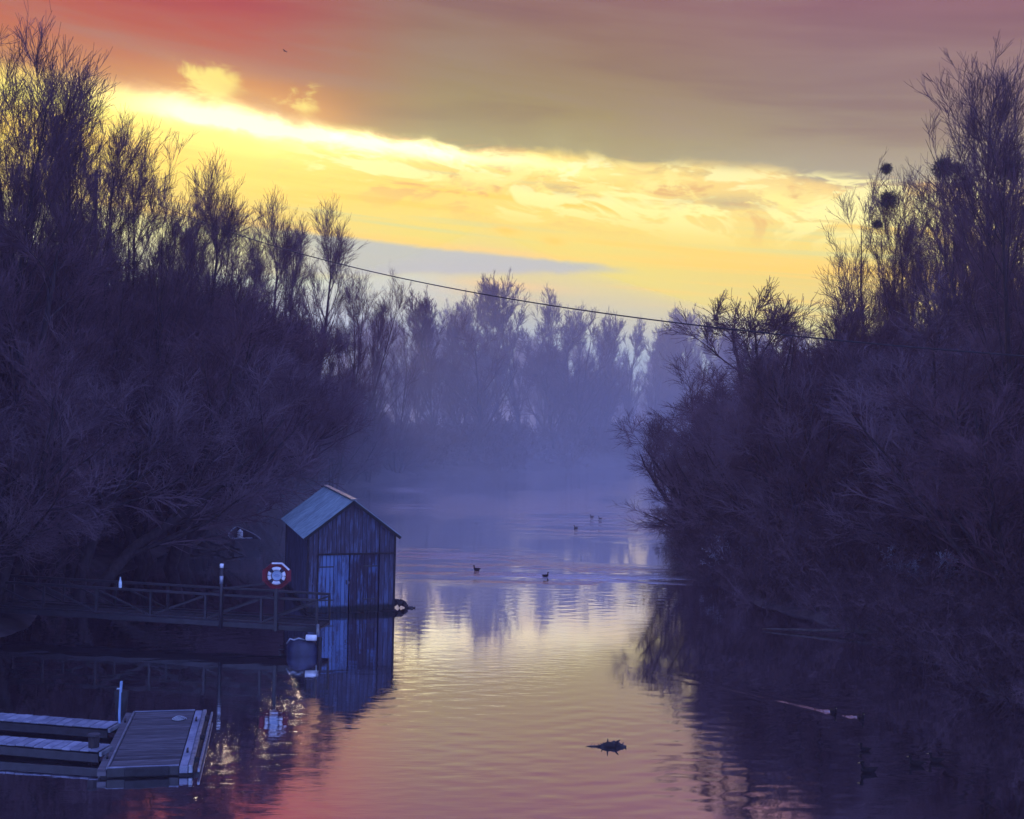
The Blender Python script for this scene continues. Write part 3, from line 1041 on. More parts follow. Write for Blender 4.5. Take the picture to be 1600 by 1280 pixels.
scatter_object('wood_behind_left_bank', bank_points(90, (-75, -14), (34, 118), 7, 60, 0.5, 0.78, 54, lambda x, y: x < -12 and x < -0.34 * y) + companions(LEFT_TREES, 2, (50, 200)), NEAR_WOOD,
               'leafless wood standing behind the left bank trees', 'wood')
scatter_object('wood_behind_right_bank', bank_points(65, (16, 80), (30, 100), 8, 60, 0.40, 0.60, 55, lambda x, y: x > 0.36 * y) + companions(RIGHT_TREES[:6], 2, (60, 200)), NEAR_WOOD,
               'leafless wood standing behind the right bank trees', 'wood')
scatter_object('wood_behind_far_bank', bank_points(100, (-40, 90), (136, 210), 4, 90, 0.62, 0.92, 56, lambda x, y: y > 140 + 0.12 * x), WOOD,
               'misty leafless wood behind the far bank', 'wood')

# lower growth that closes the banks between the single trees
UNDER = [WIL[0], WIL[2], SPREAD]
scatter_object('left_bank_undergrowth', bank_points(140, (-45, -8), (30, 100), 3.0, 22, 0.7, 1.15, 61, lambda x, y: on_left(x, y) and x < -0.155 * y - 3), UNDER,
               'dense bare undergrowth of young trees closing the left bank', 'undergrowth')
scatter_object('left_bank_saplings', bank_points(55, (-34, -12), (44, 90), 3.5, 16, 0.95, 1.4, 63, lambda x, y: on_left(x, y) and x < -0.155 * y - 4), UNDER[:2],
               'tall dense bare saplings behind the boathouse on the left bank', 'saplings')
scatter_object('boathouse_thicket', bank_points(24, (-21, -15.4), (58, 82), 0.8, 5, 1.0, 1.25, 66, on_left) + bank_points(34, (-20, -8), (74, 108), 1.2, 7, 0.5, 0.8, 65, on_left) + bank_points(34, (-28, -14), (50, 74), 3.0, 11, 0.65, 1.0, 64, on_left), UNDER[:2],
               'close bare thicket lining the left shore behind the small boat and boathouse', 'thicket')
scatter_object('right_bank_undergrowth', bank_points(100, (8, 42), (28, 100), 2.5, 24, 0.55, 0.98, 62, lambda x, y: x > 3 and x > 0.19 * y), UNDER,
               'dense bare undergrowth of young trees closing the right bank', 'undergrowth')

# ------------------------------------------------------------------ boathouse
HUT_W, HUT_L, EAVE, APEX = 3.0, 6.0, 2.72, 3.86
hut = empty('boathouse', at(548, 957, 0), R(18))
tag(hut, 'blue-grey weathered plank boathouse with pale pitched roof floating at the gangway', 'boathouse')
hw = HUT_W / 2


def roof_z(x):
    return EAVE + (APEX - EAVE) * (1 - abs(x) / hw)


def board_mesh(x0, x1, z0, zf, t=0.024):
    """upright board in the x-z plane whose top follows the gable"""
    bm = bmesh.new()
    xm = (x0 + x1) / 2
    xs = [x0, x1]
    if x0 < 0 < x1:
        xs = [x0, 0.0, x1]
    front, back = [], []
    for yy, row in ((-t, front), (0.0, back)):
        row += [bm.verts.new((x - xm, yy, z0)) for x in xs]
        row += [bm.verts.new((x - xm, yy, zf(x))) for x in reversed(xs)]
    n = len(front)
    bm.faces.new(front)
    bm.faces.new(back[::-1])
    for i in range(n):
        bm.faces.new((front[i], back[i], back[(i + 1) % n], front[(i + 1) % n]))
    return bm_mesh('board', bm)


def boards(parent, x0, x1, z0, zf, mat, pitch=0.152, y=0.0):
    n = max(1, round((x1 - x0) / pitch))
    p = (x1 - x0) / n
    for i in range(n):
        a = x0 + i * p
        g = random.uniform(0.006, 0.012)
        zz = z0 + random.uniform(-0.02, 0.012)
        o = link('board', board_mesh(a + g, a + p - g, zz, zf), mat, parent)
        o.location = (a + p / 2, y - random.uniform(0, 0.012), 0)
    return n


# floating base
pon = box('pontoon', (-hw - 0.05, -0.02, -0.35), (hw + 0.12, HUT_L + 0.05, 0.012), M_PILE, hut, 0.01)
# front gable
fw = link('front_wall', board_mesh(-hw + 0.03, hw - 0.03, 2.02, lambda x: roof_z(x) - 0.06, 0.02), M_PILE, hut)
fw.location = (0, 0.06, 0)
boards(fw, -hw, -1.18, 0.03, lambda x: roof_z(x) - 0.03, M_WALL, y=-0.02)
boards(fw, -1.16, 0.96, 2.06, lambda x: roof_z(x) - 0.03, M_WALL, y=-0.02)
boards(fw, 0.98, hw, 0.03, lambda x: roof_z(x) - 0.03, M_WALL, y=-0.02)
ln_ = bar('lintel', (-1.20, -0.035, 2.035), (hw, -0.035, 2.035), 0.05, 0.06, M_PILE, hut)
jb = bar('door_jamb', (-1.18, 0.0, 0.05), (-1.18, 0.0, 2.0), 0.05, 0.05, M_PILE, hut)
# double door, left leaf bright blue, right leaf worn
for x0, x1, mt, lab in ((-1.15, -0.10, M_DOORA, 'bright blue left door leaf'), (-0.07, 0.95, M_DOORB, 'dark worn right door leaf')):
    dr = box('door', (x0 + 0.02, 0.03, 0.04), (x1 - 0.02, 0.05, 1.98), M_PILE, hut)
    dr['label'] = lab
    boards(dr, x0, x1, 0.02, lambda x: 2.0, mt, 0.131, y=0.024)
    hx = x0 + 0.03 if x0 < -0.5 else x1 - 0.03
    for z in (0.45, 1.6):
        bar('hinge', (hx, -0.012, z), (hx + (0.5 if x0 < -0.5 else -0.5), -0.012, z), 0.012, 0.045, M_DARKMETAL, dr)
box('door_handle', (-0.20, -0.05, 0.98), (-0.15, -0.012, 1.14), M_DARKMETAL, hut, 0.005)
# side and back walls
for sgn, rz in ((-1, -math.pi / 2), (1, math.pi / 2)):
    sw = empty('side_wall') if False else box('side_wall', (-HUT_L / 2, -0.02, 0.10), (HUT_L / 2, 0.0, EAVE - 0.03), M_PILE, hut)
    sw.location = (sgn * (hw - 0.03), HUT_L / 2 + 0.03, 0)
    sw.rotation_euler = (0, 0, rz)
    boards(sw, -HUT_L / 2, HUT_L / 2, 0.10, lambda x: EAVE - 0.02, M_WALL, y=-0.022)
bw = link('back_wall', board_mesh(-hw + 0.06, hw - 0.06, 0.10, lambda x: roof_z(x) - 0.05), M_WALL, hut)
bw.location = (0, HUT_L + 0.02, 0)
for sx_ in (-1, 1):
    for yy in (0.005, HUT_L + 0.03):
        bar('corner_post', (sx_ * (hw + 0.012), yy, 0.06), (sx_ * (hw + 0.012), yy, EAVE - 0.06), 0.07, 0.07, M_PILE, hut)
# roof: two slopes of ribbed sheets
slope = math.atan2(APEX - EAVE, hw)
over = 0.22
slen = (hw + over) / math.cos(slope)


def sheet_mesh(width, length):
    cols, bmh = 37, bmesh.new()
    top, low = [], []
    for i in range(cols):
        u = width * i / (cols - 1)
        zz = 0.016 * math.sin(2 * math.pi * u / (width / 6.0))
        top.append([bmh.verts.new((v, u, zz)) for v in (0, length)])
        low.append([bmh.verts.new((v, u, zz - 0.008)) for v in (0, length)])
    for i in range(cols - 1):
        bmh.faces.new((top[i][0], top[i][1], top[i + 1][1], top[i + 1][0]))
        bmh.faces.new((low[i][0], low[i + 1][0], low[i + 1][1], low[i][1]))
        for e in (0, 1):
            bmh.faces.new((top[i][e], top[i + 1][e], low[i + 1][e], low[i][e]))
    for i in (0, cols - 1):
        bmh.faces.new((top[i][0], low[i][0], low[i][1], top[i][1]))
    return bm_mesh('roof_sheet', bmh)


NS = 7
swid = (HUT_L + 0.36) / NS
SM = sheet_mesh(swid + 0.02, slen)
SM.materials.append(M_ROOF)
for sgn in (-1, 1):
    rs = bar('roof_slope', (0.02, -0.12, -0.045), (0.02, HUT_L + 0.12, -0.045), 0.06, 0.05, M_PILE, hut)
    rs.location = (0, 0, APEX + 0.05)
    rs.rotation_euler = (0, slope, 0) if sgn > 0 else (0, math.pi - slope, 0)
    rs.rotation_mode = 'XYZ'
    if sgn < 0:
        rs.rotation_euler = (0, slope, math.pi)
        rs.location = (0, HUT_L, APEX + 0.05)
    for i in range(NS):
        o = link('roof_sheet', SM, None, rs)
        o.location = (0, -0.18 + i * swid, 0.004 * (i % 2) + 0.012)
    for yy in (-0.17, HUT_L + 0.17):
        bar('barge_board', (0.0, yy, -0.05), (slen - 0.02, yy, -0.05), 0.03, 0.10, M_BOATIN if False else M_WALL, rs)
bar('ridge_cap', (0, -0.2, APEX + 0.085), (0, HUT_L + 0.2, APEX + 0.085), 0.20, 0.025, M_GALV, hut)


def driftwood(name, pts, rad, label, twigs=0, seed=1, cat='driftwood'):
    rg = random.Random(seed)
    bm = bmesh.new()
    fine, rr = [], []
    pts = [Vector(p) for p in pts]
    for a, b, r0, r1 in zip(pts, pts[1:], rad, rad[1:]):
        for k in range(4):
            t = k / 4
            fine.append(a.lerp(b, t) + Vector([rg.uniform(-1, 1) * r0 * 0.35 for _ in range(3)]))
            rr.append((r0 * (1 - t) + r1 * t) * rg.uniform(0.8, 1.2))
    fine.append(pts[-1])
    rr.append(rad[-1])
    tube_into(bm, fine, rr, 7)
    for k in range(twigs):
        i = rg.randrange(len(fine))
        d = Vector((rg.uniform(-1, 1), rg.uniform(-1, 1), rg.uniform(0.2, 1))).normalized()
        ln2 = rg.uniform(2, 5) * max(rr[i], 0.03)
        tube_into(bm, [fine[i], fine[i] + d * ln2 * 0.5, fine[i] + d * ln2 + Vector((0, 0, -0.1 * ln2))], [rr[i] * 0.45, rr[i] * 0.3, rr[i] * 0.12], 5)
    o = link(name, bm_mesh(name, bm, 0, True), M_DRIFT)
    return tag(o, label, cat)


p = at(612, 949, 0)
driftwood('stranded_log', [p + Vector((-0.25, -0.05, 0.10)), p + Vector((0.15, -0.05, 0.20)), p + Vector((0.42, -0.08, 0.16)), p + Vector((0.60, -0.1, 0.02)), p + Vector((0.85, -0.1, 0.03))],
          [0.10, 0.12, 0.10, 0.06, 0.02], 'dark gnarled log jutting from the right foot of the boathouse', 4, 5)
q_ = at(945, 1167, 0)
driftwood('floating_branch', [q_ + Vector((-0.38, 0, 0.0)), q_ + Vector((-0.1, 0, 0.02)), q_ + Vector((0.12, 0, 0.06)), q_ + Vector((0.28, 0.02, 0.05)), q_ + Vector((0.46, 0.0, 0.01))],
          [0.012, 0.02, 0.075, 0.06, 0.03], 'dark ragged branch floating alone on the open pink water', 14, 8)
a_ = at(1190, 985, 0)
b_ = at(1362, 996, 0)
driftwood('sunken_trunk', [a_ + Vector((0, 0, 0.05)), a_.lerp(b_, 0.5) + Vector((0, 0, 0.12)), b_ + Vector((0, 0, 0.18)), b_ + Vector((1.6, 0.5, 0.7))],
          [0.02, 0.05, 0.10, 0.13], 'half-sunken trunk reaching into the water from the right bank', 9, 12)
for (x0, y0, x1, y1, r, sd, lab) in ((262, 858, 345, 864, 0.10, 21, 'dark curved log lying at the waterline left of the small boat'),
                                     (338, 862, 382, 868, 0.06, 22, 'thin bent log in the water just below the small boat'),
                                     (318, 842, 372, 848, 0.09, 23, 'pale grey log on the mud behind the small boat')):
    a_, b_ = at(x0, y0, 0.05), at(x1, y1, 0.02)
    driftwood('shore_log', [a_, a_.lerp(b_, 0.35) + Vector((0, 0, 0.22)), a_.lerp(b_, 0.7) + Vector((0, 0, 0.12)), b_], [r, r * 1.1, r * 0.8, r * 0.35], lab, 3, sd)

# ------------------------------------------------------------------ gangway
GA, GB = at(0, 953, 0.66), at(496, 984, 0.60)
gd = (GB - GA)
glen_v = gd.length
gd = gd.normalized()
PANEL = glen_v / 5.83
gang = empty('gangway', GB, math.atan2(gd.y, gd.x))
tag(gang, 'dark steel truss gangway reaching from the left bank to the boathouse', 'gangway')
NP = 8
GH, GW = 0.86, 1.15
zslope = -gd.z
for side, yy in (('near', 0.0), ('far', GW)):
    tr = bar('side_truss', (-NP * PANEL, yy, NP * PANEL * zslope), (0, yy, 0), 0.10, 0.16, M_DARKMETAL, gang, 0.012)
    tr['label'] = 'truss on the ' + side + ' side'
    bar('top_chord', (-NP * PANEL, yy, GH + NP * PANEL * zslope), (0, yy, GH), 0.07, 0.075, M_DARKMETAL, tr, 0.01)
    bar('lower_rail', (-NP * PANEL, yy, 0.135 + NP * PANEL * zslope), (0, yy, 0.135), 0.05, 0.03, M_DARKMETAL, tr)
    for i in range(NP + 1):
        x = -i * PANEL
        z0 = i * PANEL * zslope
        bar('post', (x - (0.03 if i == 0 else 0), yy, z0 + 0.10), (x - (0.03 if i == 0 else 0), yy, z0 + GH - 0.035), 0.065, 0.065, M_DARKMETAL, tr)
        if i < NP:
            xl, zl = x - PANEL, z0 + PANEL * zslope
            if i < 3:
                bar('diagonal', (xl + 0.08, yy, zl + 0.16), (x - 0.08, yy, z0 + GH - 0.08), 0.04, 0.05, M_DARKMETAL, tr)
            else:
                bar('diagonal', (xl + 0.08, yy, zl + GH - 0.08), (x - 0.08, yy, z0 + 0.16), 0.04, 0.05, M_DARKMETAL, tr)
dk = bar('deck', (-NP * PANEL, GW / 2, NP * PANEL * zslope - 0.02), (0, GW / 2, -0.02), GW - 0.12, 0.04, M_DARKMETAL, gang)
nb = int(NP * PANEL / 0.25)
bm = bmesh.new()
box_into(bm, (-0.115, -GW / 2 + 0.07, 0.0), (0.115, GW / 2 - 0.07, 0.03))
PLK = bm_mesh('deck_plank', bm)
PLK.materials.append(M_PILE)
for i in range(nb):
    x = -0.13 - i * 0.25
    o = link('deck_plank', PLK, None, dk)
    o.location = (x, GW / 2, -x * zslope + 0.003)
box('end_plate', (-0.02, -0.05, -0.16), (0.05, 0.03, 0.16), M_GALV, gang, 0.008)


def gang_point(px, z, off=0.0):
    """point beside the near truss seen at that column"""
    d = ray(px, 960)
    # intersect the plan line of the near truss
    ax, ay, bx, by = GA.x, GA.y, GB.x, GB.y
    nx_, ny_ = -(by - ay), bx - ax
    t = (nx_ * ax + ny_ * ay) / (nx_ * d.x + ny_ * d.y)
    return Vector((d.x * t, d.y * t - off, z))


mp_ = gang_point(346, 0, 0.09)
top = far(347, 881, mp_.y).z
mpo = empty('marker_post', (mp_.x, mp_.y, 0))
tag(mpo, 'tall thin dark marker post with white tip fixed to the gangway side', 'post')
tube('shaft', [(0, 0, 0.5), (0, 0, top - 0.12)], 0.055, M_DARKMETAL, mpo)
tube('tip', [(0, 0, top - 0.12), (0, 0, top)], 0.058, M_WHITE, mpo)
tube('reflector', [(0.0, -0.004, top - 0.60), (0.0, -0.004, top - 0.36)], 0.060, M_GALV, mpo)
# life ring station
ls = gang_point(432, 0, 0.14)
lz = far(434, 899, ls.y).z
st = empty('life_ring_station', (ls.x, ls.y, 0), R(3))
tag(st, 'dark red octagonal life ring board on a black post by the gangway', 'board')
bar('post', (0, 0.045, 0.5), (0, 0.045, lz - 0.20), 0.11, 0.09, M_DARKMETAL, st, 0.01)
bm = bmesh.new()
OC = [(0.145, 0.36), (0.36, 0.17), (0.36, -0.17), (0.145, -0.36), (-0.145, -0.36), (-0.36, -0.17), (-0.36, 0.17), (-0.145, 0.36)]


def octagon(bm, s, y0, y1, inner=None):
    f = [bm.verts.new((x * s, y0, z * s)) for x, z in OC]
    k = [bm.verts.new((x * s, y1, z * s)) for x, z in OC]
    bm.faces.new(f)
    bm.faces.new(k[::-1])
    for i in range(8):
        bm.faces.new((f[i], k[i], k[(i + 1) % 8], f[(i + 1) % 8]))


octagon(bm, 0.97, 0.0, -0.03)
bd = link('board', bm_mesh('board', bm), M_RED, st)
bd.location = (0.02, 0, lz)
for i in range(8):      # raised rim
    (x0, z0), (x1, z1) = OC[i], OC[(i + 1) % 8]
    bar('rim', (x0, -0.05, z0), (x1, -0.05, z1), 0.12, 0.03, M_RED if i not in (0, 7) else M_WHITE, bd)
tube('notice_panel', [(0, -0.032, 0), (0, -0.045, 0)], 0.150, M_PANEL, bd, 24, False)
for k, (w, z) in enumerate(((0.11, 0.03), (0.17, -0.005), (0.13, -0.04))):
    box('print_line', (-w / 2, -0.048, z - 0.008), (w / 2, -0.0455, z + 0.008), M_PRINT, bd)
rg_ = empty('life_ring', (ls.x, ls.y, lz), R(3))
tag(rg_, 'white life ring with four dark straps hung on the octagonal board', 'life ring')


def arc(name, a0, a1, rad, r, mat, parent):
    pts = [(0.02 + rad * math.cos(R(a0 + (a1 - a0) * i / 10)), -0.095, rad * math.sin(R(a0 + (a1 - a0) * i / 10))) for i in range(11)]
    return tube(name, pts, r, mat, parent, 10)


for k in range(4):
    arc('float_segment', 90 * k - 33, 90 * k + 33, 0.215, 0.052, M_WHITE, rg_)
    arc('strap', 90 * k + 31, 90 * k + 59, 0.215, 0.055, M_STRAP, rg_)
brace_a, brace_b = Vector((mp_.x, mp_.y, far(347, 920, mp_.y).z)), Vector((ls.x - 0.30, ls.y, far(418, 912, ls.y).z))
tag(bar('tie_pole', brace_a, brace_b, 0.05, 0.05, M_DARKMETAL), 'thin dark pole joining the marker post to the life ring board', 'pole')
# float that carries the gangway's end
fp = at(472, 1022, 0)
fl = empty('mooring_float', fp)
tag(fl, 'dark blue drum float with white roller under the gangway end', 'float')
bm = bmesh.new()
rings = []
for z, r in ((-0.3, 0.36), (0.0, 0.42), (0.18, 0.43), (0.34, 0.38), (0.44, 0.24)):
    rings.append([bm.verts.new((r * 1.05 * math.cos(2 * math.pi * k / 18), r * 0.8 * math.sin(2 * math.pi * k / 18), z)) for k in range(18)])
for r0, r1 in zip(rings, rings[1:]):
    for k in range(18):
        bm.faces.new((r0[k], r0[(k + 1) % 18], r1[(k + 1) % 18], r1[k]))
bm.faces.new(rings[-1])
link('drum', bm_mesh('drum', bm, 0, True), M_DRUM, fl)
tube('roller', [(0.14, -0.2, 0.52), (0.44, -0.2, 0.52)], 0.085, M_WHITE, fl, 14)
tube('rope', [(0.1, -0.2, 0.45), (-0.05, -0.3, 0.52), (-0.2, -0.28, 0.46), (-0.3, -0.3, 0.5), (-0.4, -0.3, 0.36)], 0.025, M_GALV, fl, 6)
bar('bracket', (-0.25, -0.1, 0.48), (0.4, -0.1, 0.48), 0.10, 0.06, M_DARKMETAL, fl)
tube('guide_pile', [(0.5, 0.0, -1.0), (0.5, 0.0, 0.50)], 0.07, M_PILE, fl)
# bottle on the handrail
bt_ = gang_point(187, 0, 0.0)
bz = far(187, 917, bt_.y).z
bo = lathe('bottle', [(0.045, 0.0), (0.05, 0.02), (0.05, 0.17), (0.022, 0.25), (0.018, 0.32), (0.021, 0.33)], M_GLASS)
bo.location = (bt_.x, bt_.y, GB.z + GH + 0.037 + (bt_ - GB).length * zslope)
tag(bo, 'small pale bottle standing on the gangway top rail', 'bottle')

# ------------------------------------------------------------------ floating dock and its walkways
ZD = 0.19
c_bl, c_br, c_fr, c_fl = at(201, 1108, ZD), at(325, 1114, ZD), at(307, 1204, ZD), at(153, 1195, ZD)
ey = ((c_bl - c_fl) + (c_br - c_fr)).normalized()
ex = Vector((ey.y, -ey.x, 0))
cen = (c_bl + c_br + c_fr + c_fl) / 4
DW = ((c_br - c_bl).dot(ex) + (c_fr - c_fl).dot(ex)) / 2
DL = ((c_bl - c_fl).dot(ey) + (c_br - c_fr).dot(ey)) / 2
print('dock', DW, DL, 'gang', glen_v, PANEL)
dock = empty('floating_dock', (cen.x, cen.y, 0), math.atan2(ex.y, ex.x))
tag(dock, 'rectangular floating dock with boarded deck and pale metal edges', 'dock')
box('float_body', (-DW / 2 + 0.05, -DL / 2 + 0.05, -0.30), (DW / 2 - 0.05, DL / 2 - 0.05, ZD - 0.05), M_RUBBER, dock, 0.02)
NB = int(DL / 0.15)
bpitch = (DL - 0.16) / NB
bm = bmesh.new()
box_into(bm, (-DW / 2 + 0.22, -bpitch / 2 + 0.006, 0), (DW / 2 - 0.34, bpitch / 2 - 0.006, 0.032))
DBM = bm_mesh('deck_board', bm)
DBM.materials.append(M_DECK)
for i in range(NB):
    o = link('deck_board', DBM, None, dock)
    o.location = (0, -DL / 2 + 0.08 + bpitch * (i + 0.5), ZD - 0.035 + random.uniform(-0.003, 0.003))
    o.rotation_euler = (0, random.uniform(-0.004, 0.004), random.uniform(-0.002, 0.002))
box('edge_rail', (-DW / 2, -DL / 2, 0.05), (-DW / 2 + 0.17, DL / 2, ZD - 0.012), M_DECK, dock, 0.01)
box('edge_strip', (-DW / 2 + 0.165, -DL / 2 + 0.03, ZD - 0.03), (-DW / 2 + 0.205, DL / 2 - 0.03, ZD + 0.022), M_GALV, dock)
box('edge_rail', (DW / 2 - 0.32, -DL / 2, 0.05), (DW / 2 - 0.16, DL / 2, ZD - 0.004), M_PLATE, dock, 0.01)
box('edge_strip', (DW / 2 - 0.15, -DL / 2, 0.05), (DW / 2 - 0.07, DL / 2, ZD + 0.012), M_GALV, dock, 0.01)
box('fender_bar', (DW / 2 + 0.03, -DL / 2 - 0.10, 0.09), (DW / 2 + 0.075, DL / 2 - 0.05, ZD - 0.03), M_GALV, dock, 0.01)
for yy in (-DL / 2 + 0.5, 0.0, DL / 2 - 0.6):
    box('fender_arm', (DW / 2 - 0.07, yy, 0.10), (DW / 2 + 0.02, yy + 0.06, 0.20), M_DARKMETAL, dock)
for sgn in (-1, 1):
    y0, y1 = sorted((sgn * DL / 2, sgn * (DL / 2 - 0.07)))
    box('end_beam', (-DW / 2 + 0.175, y0 + (0.002 if sgn > 0 else 0), 0.02), (DW / 2 - 0.325, y1 - (0.002 if sgn < 0 else 0), ZD + 0.006), M_DARKMETAL, dock, 0.012)
    box('end_lip', (-DW / 2 + 0.18, y0 + 0.01, ZD + 0.007), (DW / 2 - 0.33, y1 - 0.01, ZD + 0.022), M_PLATE, dock)
    y2 = sgn * (DL / 2 + 0.045)
    box('rubber_fender', (-0.42, min(y2, sgn * DL / 2 * 1.0005), 0.03), (0.42, max(y2, sgn * DL / 2 * 1.0005), ZD + 0.02), M_RUBBER, dock, 0.015)
for cx_, cy_ in ((-DW / 2 + 0.09, -DL / 2 + 0.7), (-DW / 2 + 0.09, DL / 2 - 0.8), (DW / 2 - 0.24, -DL / 2 + 0.9), (DW / 2 - 0.24, DL / 2 - 0.9)):
    cl_ = tube('cleat', [(cx_, cy_ - 0.13, ZD + 0.05), (cx_, cy_ - 0.06, ZD + 0.06), (cx_, cy_ + 0.06, ZD + 0.06), (cx_, cy_ + 0.13, ZD + 0.05)], [0.012, 0.02, 0.02, 0.012], M_DARKMETAL, dock, 8)
    tube('foot', [(cx_, cy_, ZD - 0.02), (cx_, cy_, ZD + 0.05)], 0.022, M_DARKMETAL, cl_, 8)
rope_pts = []
for i in range(46):
    a = i * 0.42
    r_ = 0.16 - 0.0022 * i
    rope_pts.append((DW / 2 - 0.62 + r_ * math.cos(a), DL / 2 - 0.75 + r_ * math.sin(a), ZD + 0.012 + 0.0012 * i))
rp = tube('rope_coil', rope_pts, 0.012, M_BOATIN, None, 5)
rp.matrix_world = Matrix.Translation((cen.x, cen.y, 0)) @ Matrix.Rotation(math.atan2(ex.y, ex.x), 4, 'Z')
tag(rp, 'small coil of pale rope lying on the floating dock', 'rope')
for pxa, pya, pxb, pyb, lab in ((-60, 1112, 176, 1133, 'farther of two narrow plated walkways leading to the floating dock'), (-60, 1148, 163, 1169, 'nearer of two narrow plated walkways leading to the floating dock')):
    A_, B_ = at(pxa, pya, 0.34), at(pxb, pyb, 0.28)
    dd = A_ - B_
    L_ = dd.length + 2.0
    wk = empty('walkway', B_, math.atan2(dd.y, dd.x))
    tag(wk, lab, 'walkway', 'walkways to the floating dock')
    for yy in (-0.2, 0.2):
        bar('stringer', (0, yy, -0.14), (L_, yy, -0.10), 0.07, 0.17, M_DARKMETAL, wk)
    bm = bmesh.new()
    box_into(bm, (-0.092, -0.25, 0), (0.092, 0.25, 0.03))
    PM = bm_mesh('plate', bm, 0.006)
    PM.materials.append(M_PLATE)
    for i in range(int(L_ / 0.2)):
        o = link('plate', PM, None, wk)
        o.location = (0.1 + i * 0.2, 0, -0.02 + 0.02 * i * 0.2 / L_ + random.uniform(0, 0.006))
        o.rotation_euler = (random.uniform(-0.02, 0.02), random.uniform(-0.02, 0.02), 0)
    box('end_bracket', (-0.06, -0.22, -0.1), (-0.005, 0.22, -0.02), M_GALV, wk)
pl = at(146, 1190, 0)
pile = empty('mooring_pile', pl)
tag(pile, 'short thick black mooring pile at the near corner of the dock', 'pile')
tube('shaft', [(0, 0, -1.0), (0, 0, 0.53)], 0.105, M_PILE, pile, 16)
tube('cap', [(0, 0, 0.53), (0, 0, 0.56)], 0.12, M_DECK, pile, 16, False)
sp_ = at(186, 1113, 0)
stk = empty('mooring_stake', sp_)
tag(stk, 'pale blue stake with a black rubber fender at the far dock corner', 'stake')
bar('stake', (0, -0.06, -0.8), (0.06, -0.06, 0.74), 0.07, 0.04, M_STAKE, stk)
bm = bmesh.new()
tube_into(bm, [(0.02, 0.08, -0.2), (0.02, 0.08, 0.48)], [0.10, 0.17], 14)
link('fender', bm_mesh('fender', bm, 0, True), M_RUBBER, stk)

# ------------------------------------------------------------------ small boat on the left shore
boat = empty('rowing_boat', at(386, 858, 0), R(112))
tag(boat, 'small dark rowing boat moored at the left shore behind the gangway', 'boat')


def hull_mesh():
    bm = bmesh.new()
    st_ = [(0.0, 0.62, 0.46, 0.0), (0.8, 0.68, 0.44, -0.05), (1.7, 0.66, 0.46, -0.06), (2.5, 0.48, 0.54, -0.02), (3.1, 0.20, 0.64, 0.14), (3.35, 0.02, 0.70, 0.40)]
    rings = []
    for x, hb, sh, kl in st_:
        prof = [(-hb, sh), (-hb * 0.86, kl + 0.12), (-hb * 0.4, kl - 0.05), (0, kl - 0.08), (hb * 0.4, kl - 0.05), (hb * 0.86, kl + 0.12), (hb, sh),
                (hb - 0.03, sh), (hb * 0.84 - 0.02, kl + 0.15), (0, kl - 0.02), (-hb * 0.84 + 0.02, kl + 0.15), (-hb + 0.03, sh)]
        rings.append([bm.verts.new((x, y, z)) for y, z in prof])
    n = len(rings[0])
    for r0, r1 in zip(rings, rings[1:]):
        for k in range(n):
            bm.faces.new((r0[k], r0[(k + 1) % n], r1[(k + 1) % n], r1[k]))
    r = rings[0]
    tr_ = [bm.verts.new(v.co + Vector((0.03, 0, 0))) for v in r[:7]]
    bm.faces.new(r[:7][::-1])
    bm.faces.new(tr_)
    return bm_mesh('hull', bm, 0, False)


link('hull', hull_mesh(), M_HULL, boat)
for x, w in ((0.75, 0.62), (1.8, 0.60)):
    box('thwart', (x, -w, 0.28), (x + 0.22, w, 0.32), M_BOATIN, boat)
for s_ in (-1, 1):
    tube('gunwale', [(0, s_ * 0.62, 0.47), (0.8, s_ * 0.68, 0.45), (1.7, s_ * 0.66, 0.47), (2.5, s_ * 0.48, 0.55), (3.1, s_ * 0.2, 0.65), (3.35, s_ * 0.02, 0.71)], 0.03, M_BOATIN, boat, 6)
box('transom', (-0.035, -0.60, 0.05), (-0.005, 0.60, 0.47), M_HULL, boat)
lcl = Matrix.Translation(boat.location) @ Matrix.Rotation(R(112), 4, 'Z')
cb = lathe('canister', [(0.11, 0.0), (0.14, 0.03), (0.14, 0.30), (0.10, 0.36), (0.05, 0.38), (0.05, 0.43)], M_WHITE)
cb.location = lcl @ Vector((1.9, 0.05, 0.32))
tag(cb, 'pale canister standing on the seat of the small boat', 'canister')

# ------------------------------------------------------------------ ducks, bird, mistletoe, cable
def loft(bm, secs, sides=10):
    rings = []
    for x, z, ry, rz in secs:
        rings.append([bm.verts.new((x, ry * math.cos(2 * math.pi * k / sides), z + rz * math.sin(2 * math.pi * k / sides))) for k in range(sides)])
    for r0, r1 in zip(rings, rings[1:]):
        for k in range(sides):
            bm.faces.new((r0[k], r0[(k + 1) % sides], r1[(k + 1) % sides], r1[k]))
    bm.faces.new(rings[0])
    bm.faces.new(rings[-1][::-1])


bm = bmesh.new()
loft(bm, [(-0.30, 0.13, 0.015, 0.01), (-0.24, 0.10, 0.06, 0.035), (-0.14, 0.06, 0.11, 0.08), (0.0, 0.05, 0.13, 0.105), (0.12, 0.055, 0.115, 0.095), (0.20, 0.07, 0.07, 0.07), (0.24, 0.09, 0.03, 0.04)])
tube_into(bm, [(0.14, 0, 0.10), (0.19, 0, 0.17), (0.20, 0, 0.24), (0.215, 0, 0.29)], [0.06, 0.042, 0.038, 0.045], 8)
loft(bm, [(0.15, 0.295, 0.015, 0.02), (0.18, 0.30, 0.042, 0.042), (0.22, 0.305, 0.048, 0.046), (0.26, 0.295, 0.035, 0.034), (0.28, 0.285, 0.016, 0.016)])
DUCK_M = bm_mesh('duck_body', bm, 0, True)
DUCK_M.materials.append(M_DUCK)
bm = bmesh.new()
loft(bm, [(0.27, 0.283, 0.018, 0.014), (0.31, 0.276, 0.022, 0.009), (0.345, 0.272, 0.014, 0.005)], 8)
